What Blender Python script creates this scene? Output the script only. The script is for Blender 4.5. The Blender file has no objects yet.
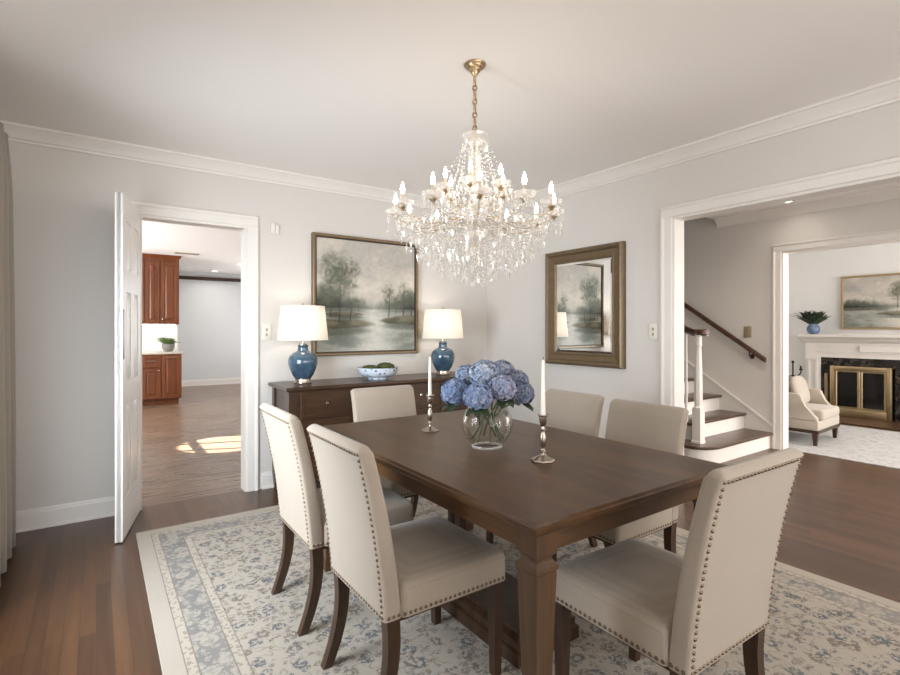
import bpy, bmesh, math, random
import numpy as np
from mathutils import Vector, Matrix

PI = math.pi
R = math.radians
random.seed(7)
sc = bpy.context.scene
C = sc.collection

# ------------------------------------------------------------------ camera, world, light, exposure
CAM_H = 1.28
cam_d = bpy.data.cameras.new('camera')
cam = bpy.data.objects.new('camera', cam_d)
C.objects.link(cam)
cam.location = (0, 0, CAM_H)
cam.rotation_euler = (PI / 2, 0, -R(35))
cam_d.sensor_fit = 'HORIZONTAL'
cam_d.sensor_width = 36
cam_d.lens = 36 * 505 / 900
cam_d.shift_y = -(337.5 - 329) / 900
cam_d.clip_start = 0.02
sc.camera = cam

sc.view_settings.view_transform = 'Standard'
sc.view_settings.look = 'None'
sc.view_settings.gamma = 1
sc.view_settings.use_curve_mapping = False
sc.view_settings.exposure = -0.05
sc.cycles.transparent_max_bounces = 24

world = bpy.data.worlds.new('sky')
sc.world = world
world.use_nodes = True
world.node_tree.nodes['Background'].inputs[0].default_value = (0.86, 0.93, 1.0, 1)
world.node_tree.nodes['Background'].inputs[1].default_value = 1.2


def area(name, loc, direction, sx, sy, power, col, spread=180):
    l = bpy.data.lights.new(name, 'AREA')
    l.shape = 'RECTANGLE'
    l.size, l.size_y = sx, sy
    l.energy = power
    l.color = col
    l.spread = R(spread)
    o = bpy.data.objects.new(name, l)
    C.objects.link(o)
    o.location = loc
    o.rotation_euler = Vector(direction).to_track_quat('-Z', 'Y').to_euler()
    return o


DAY = (0.86, 0.93, 1.0)
WARM = (1.0, 0.80, 0.60)
area('daylight_dining_left_window', (-0.72, 2.15, 1.15), (1, 0.6, -0.3), 1.3, 1.4, 76, (0.82, 0.91, 1.0), 130)
area('daylight_dining_front_window', (1.5, -1.72, 1.4), (0, 1, -0.05), 3.2, 2.0, 104, (1.0, 0.98, 0.96))
area('daylight_living_window', (7.6, -1.95, 1.5), (0, 1, 0), 2.4, 1.9, 200, (1.0, 0.98, 0.96))
area('daylight_kitchen_window', (-1.28, 8.0, 1.5), (1, 0, -0.05), 3.0, 1.6, 230, (0.97, 0.98, 1.0))
area('hall_front_area', (4.7, -2.9, 1.5), (0, 1, 0), 1.2, 1.8, 80, (1.0, 0.95, 0.9))  # unseen area lamp that sets the general light of the hall
area('kitchen_right_fill', (3.85, 10.5, 1.4), (-1, 0, -0.05), 2.9, 1.7, 75, (0.97, 0.98, 1.0))  # unseen source added to brighten the back of the kitchen
sun = bpy.data.lights.new('sun_beam_kitchen', 'SPOT')
sun.energy = 120000
sun.spot_size = R(2.6)
sun.spot_blend = 0.05
sun.shadow_soft_size = 0.02
sun.color = (1, 0.95, 0.86)
sun_o = bpy.data.objects.new('sun_beam_kitchen', sun)
C.objects.link(sun_o)
SUN_T = Vector((1.18, 6.05, 0.0))
SUN_D = Vector((1, -0.35, -0.62)).normalized()
sun_o.scale = (1.7, 1.0, 1.0)
sun_o.location = SUN_T - SUN_D * 11
sun_o.rotation_euler = SUN_D.to_track_quat('-Z', 'Y').to_euler()

BULB_STRENGTH = 62.0
LAMP_POWER = 1.7


# ------------------------------------------------------------------ materials
def srgb(r, g, b):
    f = lambda c: c / 12.92 if c <= 0.04045 else ((c + 0.055) / 1.055) ** 2.4
    return (f(r / 255), f(g / 255), f(b / 255), 1)


class NT:
    """small helper to write node trees"""
    def __init__(self, name):
        self.m = bpy.data.materials.new(name)
        self.m.use_nodes = True
        self.t = self.m.node_tree
        self.t.nodes.clear()
        self.out = self.n('ShaderNodeOutputMaterial')

    def n(self, kind, **kw):
        nd = self.t.nodes.new(kind)
        for k, v in kw.items():
            setattr(nd, k, v)
        return nd

    def link(self, a, b):
        self.t.links.new(a, b)

    def val(self, sock, v):
        if isinstance(v, bpy.types.NodeSocket):
            self.link(v, sock)
        else:
            sock.default_value = v

    def math(self, op, a, b=0.0, c=None):
        nd = self.n('ShaderNodeMath', operation=op)
        self.val(nd.inputs[0], a)
        self.val(nd.inputs[1], b)
        if c is not None:
            self.val(nd.inputs[2], c)
        return nd.outputs[0]

    def mix(self, f, a, b):
        nd = self.n('ShaderNodeMix', data_type='RGBA')
        self.val(nd.inputs[0], f)
        self.val(nd.inputs[6], a)
        self.val(nd.inputs[7], b)
        return nd.outputs[2]

    def coords(self, scale=(1, 1, 1), rot=(0, 0, 0), kind='Object'):
        tc = self.n('ShaderNodeTexCoord')
        mp = self.n('ShaderNodeMapping')
        mp.inputs['Scale'].default_value = scale
        mp.inputs['Rotation'].default_value = rot
        self.link(tc.outputs[kind], mp.inputs[0])
        return mp.outputs[0]

    def noise(self, vec, scale, detail=3, rough=0.5, dist=0.0):
        nd = self.n('ShaderNodeTexNoise')
        self.link(vec, nd.inputs['Vector'])
        nd.inputs['Scale'].default_value = scale
        nd.inputs['Detail'].default_value = detail
        nd.inputs['Roughness'].default_value = rough
        nd.inputs['Distortion'].default_value = dist
        return nd.outputs[0]

    def ramp(self, f, stops):
        nd = self.n('ShaderNodeValToRGB')
        self.val(nd.inputs[0], f)
        cr = nd.color_ramp
        while len(cr.elements) < len(stops):
            cr.elements.new(0.5)
        for e, (p, c) in zip(cr.elements, stops):
            e.position = p
            e.color = c
        return nd.outputs[0]

    def smooth(self, v, a, b):
        nd = self.n('ShaderNodeMapRange', interpolation_type='SMOOTHSTEP')
        self.val(nd.inputs[0], v)
        nd.inputs[1].default_value = a
        nd.inputs[2].default_value = b
        return nd.outputs[0]

    def bump(self, h, strength, dist=0.002):
        nd = self.n('ShaderNodeBump')
        nd.inputs['Strength'].default_value = strength
        nd.inputs['Distance'].default_value = dist
        self.link(h, nd.inputs['Height'])
        return nd.outputs[0]

    def bsdf(self, col, rough=0.5, metal=0.0, normal=None, **kw):
        b = self.n('ShaderNodeBsdfPrincipled')
        self.val(b.inputs['Base Color'], col)
        self.val(b.inputs['Roughness'], rough)
        b.inputs['Metallic'].default_value = metal
        for k, v in kw.items():
            self.val(b.inputs[k.replace('_', ' ')], v)
        if normal is not None:
            self.link(normal, b.inputs['Normal'])
        self.link(b.outputs[0], self.out.inputs[0])
        return b


def plain(name, col, rough=0.5, metal=0.0, var=0.06, scale=6.0, **kw):
    t = NT(name)
    v = t.noise(t.coords(), scale, 4)
    dark = tuple(c * (1 - var) for c in col[:3]) + (1,)
    lite = tuple(min(1, c * (1 + var)) for c in col[:3]) + (1,)
    t.bsdf(t.mix(v, dark, lite), rough, metal, **kw)
    return t.m


def wood(name, dark, lite, axis='Y', rough=0.35, scale=1.0, coat=0.0):
    t = NT(name)
    s = {'X': (1.2, 14, 14), 'Y': (14, 1.2, 14), 'Z': (14, 14, 1.2)}[axis]
    v = t.coords(tuple(a * scale for a in s))
    n1 = t.noise(v, 1.0, 6, 0.6, 0.6)
    n2 = t.noise(t.coords(tuple(a * scale * 6 for a in s)), 1.0, 3, 0.6)
    f = t.math('ADD', t.math('MULTIPLY', n1, 0.75), t.math('MULTIPLY', n2, 0.25))
    col = t.ramp(f, [(0.3, dark), (0.68, lite)])
    b = t.bsdf(col, rough, normal=t.bump(n2, 0.06))
    b.inputs['Coat Weight'].default_value = coat
    b.inputs['Specular IOR Level'].default_value = 0.38
    b.inputs['Coat Roughness'].default_value = 0.2
    return t.m


def plank_floor(name, cols, along_y, rough=0.28, width=0.058):
    t = NT(name)
    v = t.coords((1, 1, 1), (0, 0, R(90) if along_y else 0))
    br = t.n('ShaderNodeTexBrick')
    t.link(v, br.inputs['Vector'])
    br.offset = 0.37
    br.inputs['Scale'].default_value = 1.0
    br.inputs['Brick Width'].default_value = 1.3
    br.inputs['Row Height'].default_value = width
    br.inputs['Mortar Size'].default_value = 0.0009
    br.inputs['Mortar Smooth'].default_value = 0.4
    br.inputs['Color1'].default_value = (0, 0, 0, 1)
    br.inputs['Color2'].default_value = (1, 1, 1, 1)
    br.inputs['Mortar'].default_value = (0.5, 0.5, 0.5, 1)
    sc_ = lambda l, c: (c, l, c) if along_y else (l, c, c)
    g = t.noise(t.coords(sc_(1.2, 22)), 1.0, 5, 0.6, 0.4)
    g2 = t.noise(t.coords(sc_(3.0, 80)), 1.0, 3, 0.6)
    big = t.noise(t.coords((0.7, 0.7, 1)), 1.0, 2)
    f = t.math('ADD', t.math('MULTIPLY', br.outputs['Color'], 0.22), t.math('MULTIPLY', g, 0.5))
    f = t.math('ADD', f, t.math('MULTIPLY', g2, 0.16))
    f = t.math('ADD', f, t.math('MULTIPLY', big, 0.2))
    col = t.ramp(f, [(0.3, cols[0]), (0.55, cols[1]), (0.85, cols[2])])
    col = t.mix(t.math('MULTIPLY', br.outputs['Fac'], 0.75), col, tuple(c * 0.35 for c in cols[0][:3]) + (1,))
    rr = t.math('ADD', t.math('MULTIPLY', g, 0.12), rough - 0.06)
    t.bsdf(col, rr, normal=t.bump(t.math('SUBTRACT', t.math('MULTIPLY', g2, 0.4), br.outputs['Fac']), 0.06, 0.001))
    return t.m


def fabric(name, col, scale=420, rough=0.9, var=0.12, bump=0.25):
    t = NT(name)
    v = t.coords()
    w1 = t.n('ShaderNodeTexWave', wave_type='BANDS', bands_direction='X')
    w2 = t.n('ShaderNodeTexWave', wave_type='BANDS', bands_direction='Z')
    for w in (w1, w2):
        t.link(v, w.inputs[0])
        w.inputs['Scale'].default_value = scale / 3
        w.inputs['Distortion'].default_value = 1.5
    n = t.noise(v, scale, 2)
    big = t.noise(v, 7, 3)
    f = t.math('MULTIPLY', t.math('ADD', w1.outputs['Fac'], w2.outputs['Fac']), 0.25)
    f = t.math('ADD', f, t.math('MULTIPLY', n, 0.35))
    f = t.math('ADD', f, t.math('MULTIPLY', big, 0.25))
    lo = tuple(c * (1 - var) for c in col[:3]) + (1,)
    hi = tuple(min(1, c * (1 + var)) for c in col[:3]) + (1,)
    b = t.bsdf(t.mix(f, lo, hi), rough, normal=t.bump(f, bump, 0.0008))
    b.inputs['Sheen Weight'].default_value = 0.25
    return t.m


MAT = {}
MAT['wall'] = plain('wall_paint', srgb(211, 205, 198), 0.75, var=0.012, scale=2.0)
MAT['wall_hall'] = plain('hall_paint', srgb(212, 206, 199), 0.75, var=0.012, scale=2.0)
MAT['wall_white'] = plain('living_paint', srgb(226, 224, 221), 0.75, var=0.012, scale=2.0)
MAT['wall_kitchen'] = plain('kitchen_paint', srgb(212, 213, 213), 0.75, var=0.012, scale=2.0)
MAT['ceiling'] = plain('ceiling_paint', srgb(242, 237, 232), 0.85, var=0.012, scale=1.5)
MAT['trim'] = plain('trim_white', srgb(226, 220, 213), 0.4, var=0.012)
MAT['door'] = plain('door_white', srgb(230, 225, 219), 0.33, var=0.012)
MAT['floor'] = plank_floor('oak_dark_floor', (srgb(52, 33, 19), srgb(80, 53, 33), srgb(106, 73, 46)), True, 0.33)
MAT['floor_kitchen'] = plank_floor('oak_floor_kitchen', (srgb(90, 70, 55), srgb(120, 97, 79), srgb(144, 120, 100)), False, 0.28)
MAT['walnut'] = wood('walnut_table', srgb(46, 30, 15), srgb(92, 61, 32), 'Y', 0.36, 1.0, 0.0)
MAT['walnut_z'] = wood('walnut_leg', srgb(58, 41, 27), srgb(96, 70, 47), 'Z', 0.36, 1.2, 0.15)
MAT['walnut_x'] = wood('walnut_apron', srgb(58, 41, 27), srgb(96, 70, 47), 'X', 0.36, 1.2, 0.15)
MAT['mahogany'] = wood('mahogany_sideboard', srgb(42, 28, 19), srgb(78, 54, 36), 'X', 0.33, 1.0, 0.2)
MAT['mahogany_z'] = wood('mahogany_upright', srgb(40, 27, 18), srgb(74, 51, 34), 'Z', 0.35, 1.0, 0.2)
MAT['chair_leg'] = wood('chair_leg_wood', srgb(38, 25, 17), srgb(74, 52, 36), 'Z', 0.38, 1.4, 0.1)
MAT['stair_wood'] = wood('stair_tread_wood', srgb(48, 31, 21), srgb(92, 64, 45), 'X', 0.32, 1.0, 0.2)
MAT['rail_wood'] = wood('handrail_wood', srgb(46, 25, 15), srgb(88, 52, 32), 'Y', 0.3, 1.0, 0.3)
MAT['cherry'] = wood('cherry_cabinet', srgb(88, 47, 25), srgb(128, 72, 40), 'Z', 0.35, 0.8, 0.15)
MAT['linen'] = fabric('linen_upholstery', srgb(156, 143, 128), 230, 0.9, 0.2, 0.4)
MAT['linen_far'] = fabric('armchair_linen', srgb(170, 159, 146), 200)
MAT['curtain'] = fabric('curtain_linen', srgb(150, 140, 128), 160)
MAT['nail'] = plain('antique_nail', srgb(116, 98, 80), 0.32, 1.0, 0.2, 60)
MAT['brass'] = plain('brass', srgb(188, 166, 130), 0.36, 1.0, 0.08, 20)
MAT['brass_old'] = plain('aged_brass', srgb(184, 162, 128), 0.36, 1.0, 0.12, 30)
MAT['silver'] = plain('silver', srgb(176, 164, 150), 0.25, 1.0, 0.08, 25)
MAT['steel'] = plain('steel', srgb(150, 148, 142), 0.35, 1.0, 0.06, 20)
MAT['black_iron'] = plain('black_iron', srgb(30, 28, 27), 0.5, 0.6, 0.1, 30)
MAT['wax'] = plain('wax', srgb(238, 232, 220), 0.45, var=0.02, Subsurface_Weight=0.0)
MAT['sleeve'] = plain('candle_sleeve_card', srgb(186, 172, 150), 0.6, var=0.02)
MAT['plate'] = plain('switch_ivory', srgb(226, 220, 206), 0.4, var=0.02)
MAT['plate_dark'] = plain('switch_brass_plate', srgb(168, 152, 126), 0.4, 0.6, 0.05)
MAT['slot'] = plain('switch_toggle_grey', srgb(150, 140, 122), 0.5, var=0.02)
MAT['bronze'] = plain('bronze_frame', srgb(116, 98, 74), 0.4, 0.5, 0.22, 22)
MAT['bronze_dark'] = plain('bronze_frame_dark', srgb(58, 42, 28), 0.45, 0.35, 0.2, 30)
MAT['mirror'] = plain('mirror_glass', (0.9, 0.9, 0.89, 1), 0.0, 1.0, 0.0)
MAT['moss'] = plain('moss', srgb(70, 76, 36), 0.95, var=0.45, scale=90)
MAT['leaf'] = plain('leaf_green', srgb(48, 62, 42), 0.5, var=0.3, scale=40)
MAT['leaf_lite'] = plain('leaf_light', srgb(92, 120, 62), 0.5, var=0.3, scale=40)
MAT['stem'] = plain('stem_green', srgb(68, 76, 44), 0.55, var=0.2, scale=60)
MAT['pot'] = plain('grey_pot', srgb(128, 124, 116), 0.7, var=0.15, scale=40)
MAT['stone'] = plain('worktop_stone', srgb(206, 196, 182), 0.2, var=0.12, scale=50)
MAT['dark_glass'] = plain('smoked_glass', srgb(24, 23, 22), 0.08, var=0.05)
MAT['marble'] = None
MAT['firebox_black'] = plain('firebox_black', srgb(18, 17, 16), 0.9, var=0.2)
MAT['dark_trim'] = wood('dark_cornice', srgb(44, 24, 15), srgb(74, 44, 28), 'X', 0.4)
MAT['appliance'] = plain('dark_appliance', srgb(44, 36, 30), 0.25, 0.3, 0.05)
MAT['tile'] = plain('splashback', srgb(236, 232, 226), 0.25, var=0.03, scale=30)

t = NT('black_marble')
v = t.coords()
n1 = t.noise(v, 3.0, 6, 0.6, 1.5)
vein = t.smooth(t.math('ABSOLUTE', t.math('SUBTRACT', n1, 0.5)), 0.03, 0.0)
t.bsdf(t.mix(t.math('MULTIPLY', vein, 0.5), srgb(26, 24, 23), srgb(110, 98, 84)), 0.1)
MAT['marble'] = t.m

# blue glazed ceramic with darker drips towards rim from noise
t = NT('blue_glaze')
v = t.coords()
n1 = t.noise(v, 9, 5, 0.6, 0.4)
b = t.bsdf(t.ramp(n1, [(0.3, srgb(40, 58, 74)), (0.55, srgb(62, 86, 104)), (0.8, srgb(100, 120, 132))]), 0.16)
b.inputs['Coat Weight'].default_value = 0.6
MAT['blue_glaze'] = t.m
t = NT('blue_pot_glaze')
b = t.bsdf(t.ramp(t.noise(t.coords(), 12, 4), [(0.3, srgb(80, 100, 130)), (0.7, srgb(118, 136, 162))]), 0.25)
MAT['blue_pot'] = t.m

# white and blue painted porcelain
t = NT('blue_white_porcelain')
v = t.coords((1, 1, 1))
vo = t.n('ShaderNodeTexVoronoi')
t.link(v, vo.inputs['Vector'])
vo.inputs['Scale'].default_value = 30
n1 = t.noise(v, 46, 3)
f = t.math('MULTIPLY', t.smooth(vo.outputs['Distance'], 0.42, 0.3), t.smooth(n1, 0.36, 0.5))
t.bsdf(t.mix(f, srgb(196, 204, 212), srgb(92, 112, 146)), 0.2)
MAT['porcelain'] = t.m

# lamp shade: thin cloth that lets lamp light through
t = NT('shade_cloth')
v = t.coords()
n1 = t.noise(v, 300, 2)
col = t.mix(n1, srgb(232, 226, 214), srgb(246, 241, 232))
d = t.n('ShaderNodeBsdfDiffuse')
tr = t.n('ShaderNodeBsdfTranslucent')
t.link(col, d.inputs[0])
t.link(col, tr.inputs[0])
mx = t.n('ShaderNodeMixShader')
mx.inputs[0].default_value = 0.45
t.link(d.outputs[0], mx.inputs[1])
t.link(tr.outputs[0], mx.inputs[2])
t.link(mx.outputs[0], t.out.inputs[0])
MAT['shade'] = t.m

# cut crystal: clear facets with bright rims
t = NT('crystal')
lw = t.n('ShaderNodeLayerWeight')
lw.inputs['Blend'].default_value = 0.38
tr = t.n('ShaderNodeBsdfTransparent')
tr.inputs[0].default_value = (0.97, 0.965, 0.95, 1)
gl = t.n('ShaderNodeBsdfGlossy')
gl.inputs['Roughness'].default_value = 0.04
gl.inputs['Color'].default_value = (1, 0.98, 0.95, 1)
df = t.n('ShaderNodeBsdfDiffuse')
df.inputs[0].default_value = (0.95, 0.93, 0.9, 1)
tl = t.n('ShaderNodeBsdfTranslucent')
tl.inputs[0].default_value = (0.95, 0.93, 0.9, 1)
m0 = t.n('ShaderNodeMixShader')
m0.inputs[0].default_value = 0.5
t.link(df.outputs[0], m0.inputs[1])
t.link(tl.outputs[0], m0.inputs[2])
m1 = t.n('ShaderNodeMixShader')
t.link(t.math('ADD', t.math('MULTIPLY', lw.outputs['Facing'], 0.7), 0.08), m1.inputs[0])
t.link(tr.outputs[0], m1.inputs[1])
t.link(gl.outputs[0], m1.inputs[2])
m2 = t.n('ShaderNodeMixShader')
m2.inputs[0].default_value = 0.26
t.link(m1.outputs[0], m2.inputs[1])
t.link(m0.outputs[0], m2.inputs[2])
t.link(m2.outputs[0], t.out.inputs[0])
MAT['crystal'] = t.m

def thin_glass(name, tint, blend, k_, base):
    t = NT(name)
    lw_ = t.n('ShaderNodeLayerWeight')
    lw_.inputs['Blend'].default_value = blend
    tr_ = t.n('ShaderNodeBsdfTransparent')
    tr_.inputs[0].default_value = tint
    gl_ = t.n('ShaderNodeBsdfGlossy')
    gl_.inputs['Roughness'].default_value = 0.02
    mx_ = t.n('ShaderNodeMixShader')
    t.link(t.math('ADD', t.math('MULTIPLY', lw_.outputs['Fresnel'], k_), base), mx_.inputs[0])
    t.link(tr_.outputs[0], mx_.inputs[1])
    t.link(gl_.outputs[0], mx_.inputs[2])
    t.link(mx_.outputs[0], t.out.inputs[0])
    return t.m


MAT['glass'] = thin_glass('clear_glass', (0.985, 0.99, 0.98, 1), 0.25, 0.45, 0.015)
t = NT('window_pane')
tr = t.n('ShaderNodeBsdfTransparent')
gl = t.n('ShaderNodeBsdfGlossy')
gl.inputs['Roughness'].default_value = 0.0
mx = t.n('ShaderNodeMixShader')
mx.inputs[0].default_value = 0.05
t.link(tr.outputs[0], mx.inputs[1])
t.link(gl.outputs[0], mx.inputs[2])
t.link(mx.outputs[0], t.out.inputs[0])
MAT['pane'] = t.m
MAT['water'] = thin_glass('water', (0.99, 0.995, 0.985, 1), 0.1, 0.25, 0.0)


def emit(name, col, strength):
    t = NT(name)
    e = t.n('ShaderNodeEmission')
    e.inputs[0].default_value = (*col, 1)
    e.inputs[1].default_value = strength
    t.link(e.outputs[0], t.out.inputs[0])
    return t.m


MAT['bulb'] = emit('chandelier_bulb', (1.0, 0.88, 0.76), BULB_STRENGTH)
MAT['downlight'] = emit('downlight', (1.0, 0.93, 0.84), 26)
MAT['ledstrip'] = emit('cabinet_light', (1.0, 0.94, 0.86), 22)

# vertex colours (paintings, petals)
def vcol_mat(name, rough=0.7, coat=0.0, transl=False):
    t = NT(name)
    a = t.n('ShaderNodeVertexColor', layer_name='Col')
    n = t.noise(t.coords(), 260, 2)
    b = t.bsdf(a.outputs[0], rough, normal=t.bump(n, 0.08, 0.001))
    b.inputs['Coat Weight'].default_value = coat
    return t.m


MAT['canvas'] = vcol_mat('painted_canvas', 0.7)
MAT['petal'] = vcol_mat('petal', 0.7)


def rug_material(name, hx, hy, field, blue, taupe, cream, soft=1.0, border=True, dens=1.0):
    t = NT(name)
    tc = t.n('ShaderNodeTexCoord')
    sx = t.n('ShaderNodeSeparateXYZ')
    t.link(tc.outputs['Object'], sx.inputs[0])
    vec = t.coords()
    dx = t.math('SUBTRACT', hx, t.math('ABSOLUTE', sx.outputs[0]))
    dy = t.math('SUBTRACT', hy, t.math('ABSOLUTE', sx.outputs[1]))
    d = t.math('MINIMUM', dx, dy)
    # distorted coordinates for leafy shapes
    nz = t.n('ShaderNodeTexNoise')
    t.link(vec, nz.inputs['Vector'])
    nz.inputs['Scale'].default_value = 22
    nz.inputs['Detail'].default_value = 2
    va = t.n('ShaderNodeVectorMath', operation='MULTIPLY_ADD')
    t.link(nz.outputs['Color'], va.inputs[0])
    va.inputs[1].default_value = (0.05, 0.05, 0)
    t.link(vec, va.inputs[2])
    dv = va.outputs[0]

    def flowers(scale, r0, r1):
        vo = t.n('ShaderNodeTexVoronoi')
        vo.voronoi_dimensions = '2D'
        t.link(dv, vo.inputs['Vector'])
        vo.inputs['Scale'].default_value = scale
        vo.inputs['Randomness'].default_value = 0.85
        return t.smooth(vo.outputs['Distance'], r1, r0), vo

    f1, vo1 = flowers(10 * dens, 0.25, 0.33)
    f1c, _ = flowers(10 * dens, 0.06, 0.1)
    f2, vo2 = flowers(25 * dens, 0.27, 0.36)
    ragged = t.smooth(t.noise(vec, 75 * dens, 3, 0.6), 0.44, 0.53)
    ragged2 = t.smooth(t.noise(vec, 110 * dens, 2), 0.40, 0.52)
    tend = t.smooth(t.math('ABSOLUTE', t.math('SUBTRACT', t.noise(dv, 15 * dens, 2), 0.5)), 0.02, 0.008)
    pick = t.n('ShaderNodeSeparateColor')
    t.link(vo1.outputs['Color'], pick.inputs[0])
    pick2 = t.n('ShaderNodeSeparateColor')
    t.link(vo2.outputs['Color'], pick2.inputs[0])
    motif_col = t.mix(t.smooth(pick.outputs[0], 0.45, 0.6), blue, taupe)
    motif_col2 = t.mix(t.smooth(pick2.outputs[0], 0.35, 0.5), taupe, blue)
    wear = t.noise(vec, 3.0, 4, 0.6)
    fade = t.math('ADD', 0.6, t.math('MULTIPLY', wear, 0.7))
    m1 = t.math('MULTIPLY', t.math('MULTIPLY', t.math('SUBTRACT', f1, f1c), ragged), fade)
    has2 = t.smooth(pick2.outputs[1], 0.3, 0.4)
    m2 = t.math('MULTIPLY', t.math('MULTIPLY', t.math('MULTIPLY', f2, ragged2), 0.85), t.math('MULTIPLY', fade, has2))
    m3 = t.math('MULTIPLY', tend, 0.5)
    base = t.mix(wear, field, cream)
    col = t.mix(t.math('MULTIPLY', m3, soft), base, taupe)
    col = t.mix(t.math('MULTIPLY', m2, soft), col, motif_col2)
    col = t.mix(t.math('MULTIPLY', m1, soft), col, motif_col)
    if border:
        # blue band with cream flowers
        g1, vg = flowers(9.5, 0.30, 0.38)
        g1c, _ = flowers(9.5, 0.10, 0.16)
        g2, _ = flowers(27, 0.28, 0.42)
        mm = t.math('MAXIMUM', t.math('SUBTRACT', g1, t.math('MULTIPLY', g1c, 0.5)), t.math('MULTIPLY', t.math('MULTIPLY', g2, ragged2), 0.9))
        bandblue = t.mix(t.math('MULTIPLY', wear, 0.8), blue, field)
        band = t.mix(t.math('MULTIPLY', t.math('MULTIPLY', mm, 0.8), t.smooth(t.noise(vec, 70, 3, 0.6), 0.3, 0.5)), bandblue, cream)
        # guard stripe with dashes
        q1, _ = flowers(34, 0.2, 0.34)
        guard = t.mix(t.math('MULTIPLY', q1, 0.55), cream, taupe)

        def between(a, bb):
            return t.math('MULTIPLY', t.math('GREATER_THAN', d, a), t.math('LESS_THAN', d, bb))
        margin = t.mix(wear, cream, field)
        col = t.mix(t.math('LESS_THAN', d, 0.075), col, margin)
        col = t.mix(between(0.075, 0.115), col, guard)
        col = t.mix(between(0.115, 0.235), col, band)
        col = t.mix(between(0.235, 0.275), col, guard)
        line = t.math('ADD', t.math('ADD', between(0.074, 0.079), between(0.112, 0.118)),
                      t.math('ADD', between(0.232, 0.238), between(0.272, 0.277)))
        col = t.mix(t.math('MULTIPLY', line, 0.7), col, taupe)
    pile = t.noise(vec, 420, 2)
    col = t.mix(t.math('MULTIPLY', pile, 0.22), col, tuple(c * 0.55 for c in taupe[:3]) + (1,))
    t.bsdf(col, 0.95, normal=t.bump(pile, 0.5, 0.002))
    return t.m


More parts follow.
